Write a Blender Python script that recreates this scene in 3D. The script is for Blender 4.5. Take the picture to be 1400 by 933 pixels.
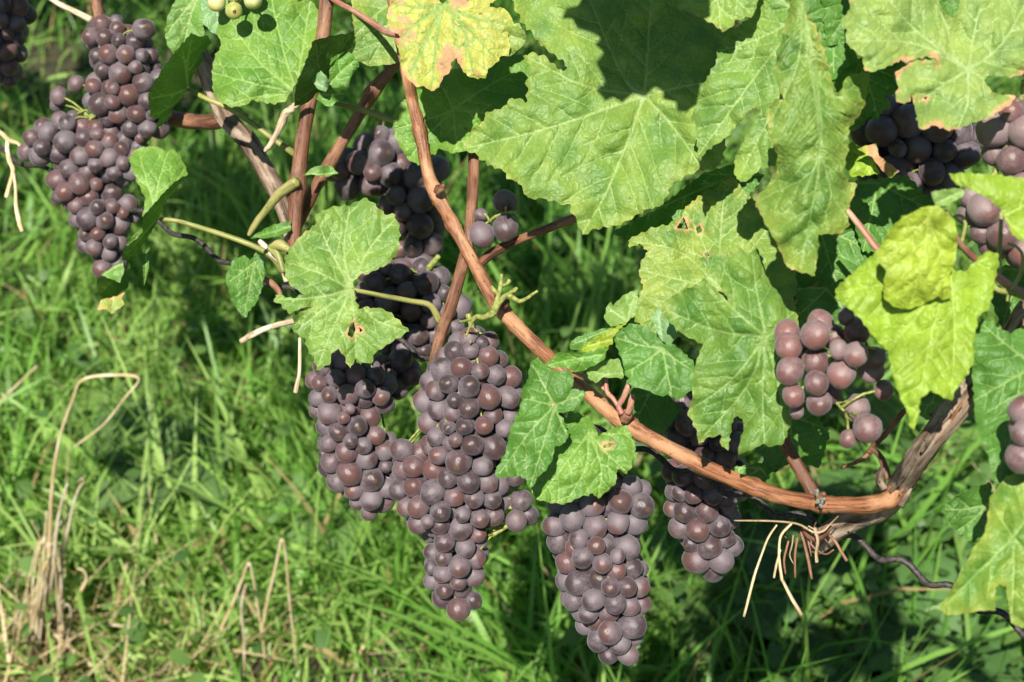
import bpy, math, random
import numpy as np
from mathutils import Vector, Matrix, noise
from mathutils.geometry import delaunay_2d_cdt

for o in list(bpy.data.objects):
    bpy.data.objects.remove(o, do_unlink=True)
random.seed(7)
RNG = np.random.default_rng(7)
SC = bpy.context.scene
COL = SC.collection

# ------------------------------------------------------------------ camera
CAM_H, PITCH, LENS = 1.35, math.radians(36.0), 60.0
cam_d = bpy.data.cameras.new('camera')
cam_d.lens = LENS
cam_d.sensor_width = 36.0
cam_d.sensor_fit = 'HORIZONTAL'
cam_d.clip_start = 0.02
cam_d.clip_end = 500
cam_d.dof.use_dof = True
cam_d.dof.focus_distance = 0.94
cam_d.dof.aperture_fstop = 12.5
cam = bpy.data.objects.new('camera', cam_d)
COL.objects.link(cam)
cam.location = (0, 0, CAM_H)
cam.rotation_euler = (math.pi / 2 - PITCH, 0, 0)
SC.camera = cam

# ------------------------------------------------------------------ light
# direction towards the sun, from the camera's axes (right, up, back)
_r, _u, _b = -0.15, 0.33, 1.0
SUN = Vector((_r, -_b * math.cos(PITCH) + _u * math.sin(PITCH), _b * math.sin(PITCH) + _u * math.cos(PITCH))).normalized()
SUN_EL = math.asin(SUN.z)
SUN_AZ = math.atan2(SUN.x, SUN.y)
world = bpy.data.worlds.new('World')
SC.world = world
world.use_nodes = True
wn = world.node_tree
wn.nodes.clear()
sky = wn.nodes.new('ShaderNodeTexSky')
sky.sky_type = 'NISHITA'
sky.sun_disc = False
sky.sun_elevation = SUN_EL
sky.sun_rotation = SUN_AZ
sky.dust_density = 0.4
sky.air_density = 0.9
bg = wn.nodes.new('ShaderNodeBackground')
bg.inputs['Strength'].default_value = 0.05
wo = wn.nodes.new('ShaderNodeOutputWorld')
wn.links.new(sky.outputs[0], bg.inputs['Color'])
wn.links.new(bg.outputs[0], wo.inputs['Surface'])
sun_d = bpy.data.lights.new('sun', 'SUN')
sun_d.energy = 5.0
sun_d.angle = math.radians(0.53)
sun_d.color = (1.0, 0.95, 0.86)
sun_o = bpy.data.objects.new('sun', sun_d)
COL.objects.link(sun_o)
sun_o.rotation_euler = SUN.to_track_quat('Z', 'Y').to_euler()
sun_o.location = (-1, -2, 4)
SC.view_settings.view_transform = 'Standard'
SC.view_settings.look = 'None'
SC.view_settings.gamma = 1
SC.view_settings.use_curve_mapping = False
SC.view_settings.exposure = 0.72
SC.cycles.max_bounces = 5
SC.cycles.diffuse_bounces = 2
SC.cycles.glossy_bounces = 2
SC.cycles.transmission_bounces = 4
SC.render.resolution_x, SC.render.resolution_y = 1024, 682

# ------------------------------------------------------------------ layout helpers
FPX = 1400 * LENS / 36.0
CAMP = Vector((0, 0, CAM_H))
FWD = Vector((0, math.cos(PITCH), -math.sin(PITCH)))
UPV = Vector((0, math.sin(PITCH), math.cos(PITCH)))
RGT = Vector((1, 0, 0))


def P(x, y, D):
    """survey point: picture column/row and distance along the lens axis -> metres"""
    return CAMP + D * (FWD + (x - 700) / FPX * RGT - (y - 466.5) / FPX * UPV)


def D0(x):
    """distance of the vine row, which runs obliquely from back left to front right"""
    return 1.0 / (0.893 + (x - 170) * 0.000278)


def at_y(x, y, Y):
    vv = (y - 466.5) / FPX
    return P(x, y, Y / (math.cos(PITCH) - vv * math.sin(PITCH)))


def ground_pt(x, y):
    d = FWD + (x - 700) / FPX * RGT - (y - 466.5) / FPX * UPV
    return CAMP + d * (-CAM_H / d.z)


def to_px(p):
    q = p - CAMP
    D = q.dot(FWD)
    if D <= 0.01:
        return None
    return 700 + q.dot(RGT) / D * FPX, 466.5 - q.dot(UPV) / D * FPX, D


# ------------------------------------------------------------------ object helpers
WORLD = {}


def link(o, parent=None, origin=Vector((0, 0, 0))):
    COL.objects.link(o)
    WORLD[o.name] = Vector(origin)
    if parent is not None:
        o.parent = parent
        o.location = Vector(origin) - WORLD[parent.name]
    else:
        o.location = origin
    return o


def tag(o, label=None, cat=None, group=None, kind=None):
    if label: o['label'] = label
    if cat: o['category'] = cat
    if group: o['group'] = group
    if kind: o['kind'] = kind
    return o


def empty(name, loc, label, cat, group=None):
    o = bpy.data.objects.new(name, None)
    o.empty_display_size = 0.03
    link(o, None, Vector(loc))
    return tag(o, label, cat, group)


def mesh_from(name, co, faces, smooth=True):
    me = bpy.data.meshes.new(name)
    me.from_pydata([tuple(c) for c in co], [], faces)
    if smooth:
        me.polygons.foreach_set('use_smooth', [True] * len(me.polygons))
    me.update()
    return me


def fattr(me, name, arr):
    a = me.attributes.new(name, 'FLOAT', 'POINT')
    a.data.foreach_set('value', np.asarray(arr, np.float32).ravel())


def vattr(me, name, arr):
    a = me.attributes.new(name, 'FLOAT_VECTOR', 'POINT')
    a.data.foreach_set('vector', np.asarray(arr, np.float32).ravel())


def cattr(me, name, arr):
    a = me.attributes.new(name, 'FLOAT_COLOR', 'POINT')
    arr = np.asarray(arr, np.float32)
    if arr.shape[1] == 3:
        arr = np.concatenate([arr, np.ones((len(arr), 1), np.float32)], 1)
    a.data.foreach_set('color', arr.ravel())


# ------------------------------------------------------------------ node helpers
class NT:
    def __init__(s, name):
        s.m = bpy.data.materials.new(name)
        s.m.use_nodes = True
        s.t = s.m.node_tree
        s.t.nodes.clear()
        s.out = s.t.nodes.new('ShaderNodeOutputMaterial')

    def n(s, typ, **kw):
        nd = s.t.nodes.new(typ)
        for k, v in kw.items():
            setattr(nd, k, v)
        return nd

    def l(s, a, b):
        s.t.links.new(a, b)

    def setin(s, nd, key, v):
        if isinstance(v, bpy.types.NodeSocket):
            s.l(v, nd.inputs[key])
        else:
            nd.inputs[key].default_value = v

    def attr(s, name, out='Fac'):
        nd = s.n('ShaderNodeAttribute', attribute_name=name)
        return nd.outputs[out]

    def math(s, op, a, b=None, c=None, clamp=False):
        nd = s.n('ShaderNodeMath', operation=op, use_clamp=clamp)
        s.setin(nd, 0, a)
        if b is not None: s.setin(nd, 1, b)
        if c is not None: s.setin(nd, 2, c)
        return nd.outputs[0]

    def mix(s, f, a, b, mode='MIX'):
        nd = s.n('ShaderNodeMix', data_type='RGBA', blend_type=mode)
        s.setin(nd, 0, f)
        s.setin(nd, 6, a if isinstance(a, bpy.types.NodeSocket) else (*a, 1))
        s.setin(nd, 7, b if isinstance(b, bpy.types.NodeSocket) else (*b, 1))
        return nd.outputs[2]

    def ramp(s, f, lo, hi, a=0.0, b=1.0):
        nd = s.n('ShaderNodeMapRange', interpolation_type='SMOOTHSTEP')
        s.setin(nd, 0, f)
        for i, v in ((1, lo), (2, hi), (3, a), (4, b)):
            s.setin(nd, i, v)
        return nd.outputs[0]

    def noise(s, vec, scale, detail=3, rough=0.55, out='Fac'):
        nd = s.n('ShaderNodeTexNoise')
        if vec is not None: s.l(vec, nd.inputs['Vector'])
        nd.inputs['Scale'].default_value = scale
        nd.inputs['Detail'].default_value = detail
        nd.inputs['Roughness'].default_value = rough
        return nd.outputs[out]

    def voro(s, vec, scale, feature='DISTANCE_TO_EDGE', out='Distance'):
        nd = s.n('ShaderNodeTexVoronoi', feature=feature)
        if vec is not None: s.l(vec, nd.inputs['Vector'])
        nd.inputs['Scale'].default_value = scale
        return nd.outputs[out]

    def mapv(s, vec, scale):
        nd = s.n('ShaderNodeMapping')
        s.l(vec, nd.inputs['Vector'])
        nd.inputs['Scale'].default_value = scale
        return nd.outputs[0]

    def bump(s, h, strength, dist, normal=None):
        nd = s.n('ShaderNodeBump')
        s.l(h, nd.inputs['Height'])
        nd.inputs['Strength'].default_value = strength
        nd.inputs['Distance'].default_value = dist
        if normal is not None: s.l(normal, nd.inputs['Normal'])
        return nd.outputs[0]

    def principled(s, base, rough=0.5, spec=0.5, normal=None, **kw):
        nd = s.n('ShaderNodeBsdfPrincipled')
        s.setin(nd, 'Base Color', base if isinstance(base, bpy.types.NodeSocket) else (*base, 1))
        s.setin(nd, 'Roughness', rough)
        s.setin(nd, 'Specular IOR Level', spec)
        if normal is not None: s.l(normal, nd.inputs['Normal'])
        for k, v in kw.items():
            s.setin(nd, k, v)
        return nd.outputs[0]

    def finish(s, sh):
        s.l(sh, s.out.inputs['Surface'])
        return s.m


# ------------------------------------------------------------------ materials
def mat_leaf(name):
    t = NT(name)
    uv = t.attr('luv', 'Vector')
    vd = t.attr('vd')
    col = t.attr('col', 'Color')
    vein = t.attr('vcol', 'Color')
    dry = t.attr('dry')
    vm = t.ramp(vd, 0.35, 1.15, 1.0, 0.0)
    tert = t.voro(uv, 330.0)
    tm = t.ramp(tert, 0.0, 0.09, 1.0, 0.0)
    n1 = t.noise(uv, 55, 4, 0.6)
    n2 = t.noise(uv, 420, 3, 0.6)
    v = t.math('ADD', t.math('MULTIPLY', n1, 0.65), t.math('MULTIPLY', n2, 0.35))
    c = t.mix(1.0, col, t.mix(t.ramp(v, 0.3, 0.7), (0.86, 0.88, 0.84), (1.12, 1.10, 1.10)), 'MULTIPLY')
    c = t.mix(t.math('MULTIPLY', tm, 0.30), c, t.mix(1.0, c, (0.55, 0.62, 0.5), 'MULTIPLY'))
    c = t.mix(t.math('MULTIPLY', vm, 0.72), c, vein)
    spots = t.ramp(t.noise(uv, 190, 2, 0.5), 0.735, 0.765)
    c = t.mix(t.math('MULTIPLY', spots, 0.8), c, (0.16, 0.09, 0.04))
    h = t.math('ADD', t.math('MULTIPLY', t.ramp(tert, 0.0, 0.3), 0.6), t.math('MULTIPLY', n2, 0.7))
    bp = t.bump(h, 0.42, 0.0010)
    ro = t.math('ADD', t.math('ADD', 0.40, t.math('MULTIPLY', n2, 0.25)), t.math('MULTIPLY', dry, 0.3))
    pr = t.principled(c, ro, 0.46, bp)
    tr = t.n('ShaderNodeBsdfTranslucent')
    t.l(t.mix(1.0, c, (0.85, 1.25, 0.25), 'MULTIPLY'), tr.inputs['Color'])
    t.l(bp, tr.inputs['Normal'])
    mx = t.n('ShaderNodeMixShader')
    t.l(t.math('SUBTRACT', 0.20, t.math('MULTIPLY', dry, 0.15)), mx.inputs[0])
    t.l(pr, mx.inputs[1])
    t.l(tr.outputs[0], mx.inputs[2])
    return t.finish(mx.outputs[0])


def mat_bark(name, c_dark, c_mid, c_light, fib=1.0, rough=0.7, depth=0.0006, spec=0.3):
    t = NT(name)
    rv = t.attr('rest', 'Vector')
    f = t.noise(t.mapv(rv, (1, 1, 0.06)), 900 * fib, 4, 0.65)
    g = t.noise(t.mapv(rv, (1, 1, 0.35)), 120, 4, 0.6)
    sp = t.noise(rv, 700, 2, 0.5)
    c = t.mix(t.ramp(f, 0.35, 0.62), c_dark, c_mid)
    c = t.mix(t.ramp(g, 0.42, 0.68), c, c_light)
    c = t.mix(t.ramp(sp, 0.66, 0.72), c, tuple(0.25 * x for x in c_dark))
    h = t.math('ADD', f, t.math('MULTIPLY', g, 0.5))
    return t.finish(t.principled(c, rough, spec, t.bump(h, 0.8, depth)))


def mat_plain(name, base, var=0.25, scale=300, rough=0.55, spec=0.4, depth=0.0003):
    t = NT(name)
    tc = t.n('ShaderNodeTexCoord').outputs['Object']
    f = t.noise(tc, scale, 4, 0.6)
    lo = tuple(max(0, x * (1 - var * 1.6)) for x in base)
    hi = tuple(min(1, x * (1 + var * 1.2)) for x in base)
    return t.finish(t.principled(t.mix(t.ramp(f, 0.3, 0.7), lo, hi), rough, spec, t.bump(f, 0.5, depth)))


def mat_grape(name, skin_a, skin_b, bloom, green=False):
    t = NT(name)
    tc = t.n('ShaderNodeTexCoord').outputs['Object']
    oi = t.n('ShaderNodeObjectInfo').outputs['Random']
    off = t.n('ShaderNodeVectorMath', operation='ADD')
    t.l(tc, off.inputs[0])
    cmb = t.n('ShaderNodeCombineXYZ')
    for i, k in enumerate((37.0, 91.0, 53.0)):
        t.l(t.math('MULTIPLY', oi, k), cmb.inputs[i])
    t.l(cmb.outputs[0], off.inputs[1])
    ov = off.outputs[0]
    sep = t.n('ShaderNodeSeparateXYZ')
    t.l(tc, sep.inputs[0])
    z = sep.outputs[2]
    n1 = t.noise(ov, 1.3, 4, 0.6)
    n2 = t.noise(ov, 6.0, 4, 0.65)
    n3 = t.noise(ov, 26.0, 3, 0.6)
    skin = t.mix(t.ramp(t.math('ADD', t.math('MULTIPLY', n1, 0.5), t.math('MULTIPLY', oi, 0.7)), 0.35, 0.95), skin_a, skin_b)
    amt = t.math('ADD', t.math('MULTIPLY', n1, 0.75), t.math('MULTIPLY', n2, 0.55))
    amt = t.math('SUBTRACT', amt, t.math('MULTIPLY', t.ramp(z, 0.35, 1.0), 0.42))
    oj = t.math('FRACT', t.math('MULTIPLY', oi, 17.3))
    amt = t.math('ADD', amt, t.math('MULTIPLY', t.math('SUBTRACT', oj, 0.5), 0.35))
    bm = t.ramp(amt, 0.34, 0.86, 0.08, 0.95)
    c = t.mix(bm, skin, bloom)
    dots = t.ramp(n3, 0.66, 0.74)
    c = t.mix(t.math('MULTIPLY', dots, 0.28), c, (0.05, 0.03, 0.03))
    scuff = t.ramp(t.noise(ov, 3.2, 5, 0.75), 0.66, 0.72)
    c = t.mix(t.math('MULTIPLY', scuff, 0.5), c, tuple(0.6 * x for x in skin_a))
    nub = t.ramp(z, 0.972, 0.984)
    c = t.mix(nub, c, (0.10, 0.06, 0.035))
    ro = t.math('ADD', 0.28, t.math('MULTIPLY', bm, 0.3))
    sh = t.principled(c, ro, 0.42, t.bump(n3, 0.12, 0.04))
    b = t.t.nodes[-1] if False else sh.node
    b.inputs['Sheen Weight'].default_value = 0.20 if not green else 0.1
    b.inputs['Sheen Roughness'].default_value = 0.45
    b.inputs['Sheen Tint'].default_value = (0.75, 0.78, 0.9, 1)
    if green:
        b.inputs['Subsurface Weight'].default_value = 0.3
        b.inputs['Subsurface Scale'].default_value = 0.004
    return t.finish(sh)


def mat_grass(name, transl=0.38, rough=0.45):
    t = NT(name)
    col = t.attr('col', 'Color')
    pr = t.principled(col, rough, 0.4)
    tr = t.n('ShaderNodeBsdfTranslucent')
    t.l(t.mix(1.0, col, (1.2, 1.3, 0.6), 'MULTIPLY'), tr.inputs['Color'])
    mx = t.n('ShaderNodeMixShader')
    mx.inputs[0].default_value = transl
    t.l(pr, mx.inputs[1])
    t.l(tr.outputs[0], mx.inputs[2])
    return t.finish(mx.outputs[0])


def mat_ground():
    t = NT('soil')
    tc = t.n('ShaderNodeTexCoord').outputs['Object']
    n1 = t.noise(tc, 1.7, 4, 0.6)
    n2 = t.noise(tc, 30, 6, 0.7)
    c = t.mix(t.ramp(n2, 0.3, 0.7), (0.035, 0.026, 0.018), (0.14, 0.105, 0.075))
    c = t.mix(t.ramp(n1, 0.4, 0.6, 0.3, 0.8), c, t.mix(n2, (0.02, 0.045, 0.012), (0.05, 0.09, 0.025)))
    return t.finish(t.principled(c, 0.9, 0.2, t.bump(n2, 0.8, 0.03)))


M_LEAF = mat_leaf('vine_leaf')
M_CANE = mat_bark('cane_bark', (0.10, 0.036, 0.018), (0.33, 0.135, 0.055), (0.45, 0.235, 0.12), 1.0, 0.5, 0.0008, 0.45)
M_CANE2 = mat_bark('brown_cane_bark', (0.06, 0.026, 0.016), (0.20, 0.085, 0.045), (0.31, 0.16, 0.09), 1.0, 0.55, 0.0005, 0.4)
M_WOOD = mat_bark('old_wood_bark', (0.05, 0.032, 0.022), (0.27, 0.185, 0.125), (0.42, 0.33, 0.25), 0.5, 0.85, 0.0016, 0.2)
M_PALE = mat_bark('dry_stem', (0.30, 0.21, 0.12), (0.56, 0.45, 0.30), (0.72, 0.63, 0.49), 1.0, 0.7, 0.0003)
M_STRAW = mat_bark('straw', (0.42, 0.29, 0.14), (0.66, 0.50, 0.28), (0.78, 0.67, 0.47), 0.6, 0.6, 0.0003)
M_TIE = mat_bark('old_tie', (0.20, 0.13, 0.065), (0.42, 0.30, 0.17), (0.58, 0.46, 0.30), 1.0, 0.7, 0.0003)
M_PETI = mat_bark('petiole_green', (0.14, 0.15, 0.035), (0.27, 0.29, 0.075), (0.34, 0.30, 0.12), 0.6, 0.45, 0.0002, 0.45)
M_PINK = mat_bark('petiole_pink', (0.26, 0.09, 0.07), (0.42, 0.19, 0.13), (0.48, 0.29, 0.19), 0.6, 0.45, 0.0002, 0.45)
M_RACH = mat_plain('grape_stalk_green', (0.25, 0.27, 0.07), 0.3, 400)
M_GRAPE = mat_grape('grape_skin', (0.042, 0.026, 0.028), (0.118, 0.050, 0.043), (0.154, 0.124, 0.136))
M_PINKG = mat_grape('pink_grape_skin', (0.095, 0.045, 0.042), (0.200, 0.082, 0.066), (0.225, 0.165, 0.165))
M_GREEN = mat_grape('unripe_grape_skin', (0.30, 0.33, 0.07), (0.48, 0.40, 0.08), (0.50, 0.52, 0.26), True)
M_WIRE = mat_plain('rusty_wire', (0.045, 0.036, 0.033), 0.5, 500, 0.6, 0.5, 0.0004)
M_LICH = mat_plain('lichen', (0.22, 0.23, 0.19), 0.3, 900, 0.9, 0.2)
rr0 = random.Random(3)
M_GRASS = mat_grass('grass_blade')
M_WEED = mat_grass('weed_leaf', 0.28, 0.5)
M_SOIL = mat_ground()

# ------------------------------------------------------------------ ground
def gz(x, y):
    return 0.02 * noise.noise(Vector((x * 1.3, y * 1.3, 0.0)))


gco, gf = [], []
gx_ = [-60, -25, -10, -5] + list(np.linspace(-3, 3, 41)) + [5, 10, 25, 60]
gy_ = [-60, -25, -10, -4, -1.5] + list(np.linspace(0, 6, 41)) + [8, 12, 25, 60]
for y in gy_:
    for x in gx_:
        gco.append((x, y, gz(x, y)))
for j in range(len(gy_) - 1):
    for i in range(len(gx_) - 1):
        a = j * len(gx_) + i
        gf.append((a, a + 1, a + 1 + len(gx_), a + len(gx_)))
me = mesh_from('ground', gco, gf)
me.materials.append(M_SOIL)
tag(link(bpy.data.objects.new('ground', me)), 'brown soil ground under the grass', None, None, 'structure')


# ------------------------------------------------------------------ grass
def smooth_noise(x, y, s, seed):
    """cheap value noise on arrays"""
    r = np.random.default_rng(seed).random((64, 64))
    fx, fy = (x * s) % 64, (y * s) % 64
    ix, iy = fx.astype(int) % 64, fy.astype(int) % 64
    tx, ty = fx - np.floor(fx), fy - np.floor(fy)
    tx, ty = tx * tx * (3 - 2 * tx), ty * ty * (3 - 2 * ty)
    a, b = r[ix, iy], r[(ix + 1) % 64, iy]
    c, d = r[ix, (iy + 1) % 64], r[(ix + 1) % 64, (iy + 1) % 64]
    return (a * (1 - tx) + b * tx) * (1 - ty) + (c * (1 - tx) + d * tx) * ty


def blades(x, y, length, width, lean_dir, lean, curl, col, segs=5):
    n = len(x)
    z0 = 0.02 * 0 * x - 0.01
    k = np.linspace(0, 1, segs)[None, :]
    ang = lean[:, None] + curl[:, None] * k          # angle from vertical along the blade
    ds = length[:, None] / (segs - 1)
    hor = np.cumsum(np.sin(ang) * ds, 1) - np.sin(ang[:, :1]) * ds
    ver = np.cumsum(np.cos(ang) * ds, 1) - np.cos(ang[:, :1]) * ds
    dx, dy = np.cos(lean_dir)[:, None], np.sin(lean_dir)[:, None]
    cx = x[:, None] + hor * dx
    cy = y[:, None] + hor * dy
    cz = z0[:, None] + ver
    tw = RNG.normal(0, 0.7, n)[:, None] + RNG.normal(0, 0.8, n)[:, None] * k
    sx, sy = -dy * np.cos(tw) + 0 * k, dx * np.cos(tw) + 0 * k
    sz = np.sin(tw)
    w = width[:, None] * 0.5 * np.clip(1.02 - k ** 2.2, 0.04, 1) * (0.65 + 0.35 * np.minimum(1, k * 4))
    co = np.empty((n, segs, 2, 3), np.float32)
    for s, sg in ((0, -1), (1, 1)):
        co[:, :, s, 0] = cx + sg * w * sx
        co[:, :, s, 1] = cy + sg * w * sy
        co[:, :, s, 2] = np.maximum(cz + sg * w * sz, 0.003)
    base = (np.arange(n) * segs * 2)[:, None, None]
    j = np.arange(segs - 1)[None, :, None] * 2
    q = np.array([0, 1, 3, 2])[None, None, :]
    faces = (base + j + q).reshape(-1, 4)
    cc = np.repeat(col[:, None, :], segs * 2, 1).reshape(-1, 3)
    return co.reshape(-1, 3), faces, cc


def big_mesh(name, co, faces, col, mat):
    me = bpy.data.meshes.new(name)
    k = faces.shape[1]
    me.vertices.add(len(co))
    me.vertices.foreach_set('co', co.astype(np.float32).ravel())
    me.loops.add(faces.size)
    me.loops.foreach_set('vertex_index', faces.astype(np.int32).ravel())
    me.polygons.add(len(faces))
    me.polygons.foreach_set('loop_start', np.arange(0, faces.size, k, dtype=np.int32))
    me.polygons.foreach_set('use_smooth', np.ones(len(faces), bool))
    me.update(calc_edges=True)
    me.validate()
    cattr(me, 'col', col)
    me.materials.append(mat)
    return me


def grass_field(n, xr, yr, lmul=1.0):
    x = RNG.uniform(*xr, n)
    y = RNG.uniform(*yr, n)
    # tufts: pull part of the blades to tuft centres
    nt = n // 28
    tx, ty = RNG.uniform(*xr, nt), RNG.uniform(*yr, nt)
    sel = RNG.random(n) < 0.55
    ti = RNG.integers(0, nt, n)
    x = np.where(sel, tx[ti] + RNG.normal(0, 0.022, n), x)
    y = np.where(sel, ty[ti] + RNG.normal(0, 0.022, n), y)
    dens = smooth_noise(x + 9, y + 3, 2.2, 5)
    keep = RNG.random(n) < np.clip(0.35 + 1.0 * dens, 0, 1)
    right = np.clip((x - 0.05 + (y - 1.4) * 0.1) * 2.2, 0, 1)      # leafy weeds take over to the right
    keep &= RNG.random(n) > right * 0.45
    x, y, sel = x[keep], y[keep], sel[keep]
    n = len(x)
    hn = smooth_noise(x + 5, y + 5, 3.1, 11)
    length = RNG.gamma(6, 1 / 6, n) * (0.075 + 0.13 * hn) * lmul
    width = RNG.uniform(0.0032, 0.0078, n) * (0.8 + 0.5 * hn)
    near = np.clip((1.36 - y) / 0.1, 0, 1) * np.clip((-0.02 - x) / 0.1, 0, 1)
    length = length * (1 - 0.40 * near)
    dirn = smooth_noise(x, y, 2.6, 21) * 2 * math.pi * 1.6 + RNG.normal(0, 1.6, n)
    lean = np.abs(RNG.normal(0.18, 0.28, n))
    curl = np.clip(RNG.gamma(2.0, 0.55, n), 0, 2.7)
    a = np.array([0.155, 0.335, 0.050])
    b = np.array([0.385, 0.540, 0.150])
    c = np.array([0.075, 0.220, 0.034])
    u = np.clip(smooth_noise(x, y, 2.4, 31) * 0.7 + RNG.random(n) * 0.5 - 0.1, 0, 1)[:, None]
    col = np.where(u < 0.5, c + (a - c) * u * 2, a + (b - a) * (u * 2 - 1))
    col = col * RNG.uniform(0.75, 1.25, (n, 1))
    dry = RNG.random(n) < 0.035 + 0.12 * near
    col[dry] = np.array([0.38, 0.29, 0.13]) * RNG.uniform(0.7, 1.2, (dry.sum(), 1))
    return blades(x, y, length, width, dirn, lean, curl, col)


parts = [grass_field(24000, (-1.2, 0.8), (1.0, 2.4), 0.55), grass_field(40000, (-1.55, 1.25), (0.95, 2.5)),
         grass_field(26000, (-2.1, 1.7), (2.3, 4.2), 1.15),
         grass_field(6000, (-3.2, -1.2), (0.2, 3.0), 1.1),
         grass_field(6000, (1.0, 3.0), (0.2, 3.0), 1.1),
         grass_field(9000, (-3.5, 3.2), (4.0, 6.5), 1.4),
         grass_field(9000, (-1.4, 1.2), (-0.3, 1.05), 1.0)]
nth = 420
parts.append(blades(-0.62 + np.abs(RNG.normal(0, 0.16, nth)), RNG.uniform(1.12, 1.34, nth), RNG.uniform(0.08, 0.24, nth), RNG.uniform(0.002, 0.0045, nth), RNG.uniform(0, 6.28, nth),
                    RNG.uniform(0.75, 1.35, nth), RNG.uniform(-0.2, 0.4, nth), np.array([0.55, 0.43, 0.25]) * RNG.uniform(0.6, 1.25, (nth, 1))))
co, fs, cs, off = [], [], [], 0
for a, b, c in parts:
    co.append(a); fs.append(b + off); cs.append(c); off += len(a)
me = big_mesh('grass', np.concatenate(co), np.concatenate(fs), np.concatenate(cs), M_GRASS)
tag(link(bpy.data.objects.new('grass', me)), 'long tangled green grass covering the ground', 'grass', None, 'stuff')


# low leafy ground cover (clover and chickweed sized leaves)
def ground_cover(n, xr, yr):
    x, y = RNG.uniform(*xr, n), RNG.uniform(*yr, n)
    k = smooth_noise(x + 2, y + 8, 2.6, 77)
    right = np.clip((x + 0.15) * 1.6, 0.12, 1)
    keep = RNG.random(n) < right * np.clip(k * 1.8 - 0.25, 0, 1)
    x, y = x[keep], y[keep]
    n = len(x)
    z = RNG.uniform(0.03, 0.14, n)
    s = RNG.uniform(0.005, 0.013, n)
    th = RNG.uniform(0, 2 * math.pi, n)
    tilt = RNG.normal(0, 0.45, (n, 2))
    shape = np.array([(0, -1, 0), (0.55, -0.6, .1), (0.75, 0.1, .16), (0.4, 0.75, .06), (0, 1.05, -.08), (-0.4, 0.75, .06), (-0.75, 0.1, .16), (-0.55, -0.6, .1)])
    ca, sa = np.cos(th)[:, None], np.sin(th)[:, None]
    px = shape[None, :, 0] * ca - shape[None, :, 1] * sa
    py = shape[None, :, 0] * sa + shape[None, :, 1] * ca
    pz = shape[None, :, 2] + px * tilt[:, :1] + py * tilt[:, 1:]
    co = np.stack([x[:, None] + px * s[:, None], y[:, None] + py * s[:, None], np.maximum(z[:, None] + pz * s[:, None], 0.004)], -1)
    base = (np.arange(n) * 8)[:, None, None]
    f = np.array([[0, 1, 2, 7], [7, 2, 3, 6], [6, 3, 4, 5]])
    f = np.array([[0, 1, 7, 7], [1, 2, 6, 7], [2, 3, 5, 6], [3, 4, 5, 5]])
    quads = np.array([[1, 2, 6, 7], [2, 3, 5, 6]])
    tris = np.array([[0, 1, 7], [3, 4, 5]])
    q = (base + quads[None]).reshape(-1, 4)
    t3 = (base + tris[None]).reshape(-1, 3)
    # all triangles, to keep one face size
    tq = np.concatenate([q[:, [0, 1, 2]], q[:, [0, 2, 3]], t3])
    col = np.array([0.055, 0.13, 0.03]) + RNG.random((n, 1)) * np.array([0.075, 0.10, 0.02])
    return co.reshape(-1, 3), tq, np.repeat(col, 8, 0)


a, b, c = ground_cover(42000, (-1.6, 1.6), (0.95, 3.6))
me = big_mesh('ground_cover', a, b, c, M_WEED)
tag(link(bpy.data.objects.new('ground_cover', me)), 'small round leaves of low weeds between the grass', 'ground cover', None, 'stuff')


# ------------------------------------------------------------------ geometry helpers
def spline(pts, n_per=6):
    """Catmull-Rom through rows of any dimension"""
    p = np.array(pts, float)
    if len(p) < 3:
        t = np.linspace(0, 1, n_per + 1)[:, None]
        return p[0] * (1 - t) + p[-1] * t
    q = np.vstack([2 * p[0] - p[1], p, 2 * p[-1] - p[-2]])
    out = []
    for i in range(1, len(q) - 2):
        for k in range(n_per):
            t = k / n_per
            a, b, c, d = q[i - 1], q[i], q[i + 1], q[i + 2]
            out.append(0.5 * ((2 * b) + (-a + c) * t + (2 * a - 5 * b + 4 * c - d) * t * t + (-a + 3 * b - 3 * c + d) * t ** 3))
    out.append(p[-1])
    return np.array(out)


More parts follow.
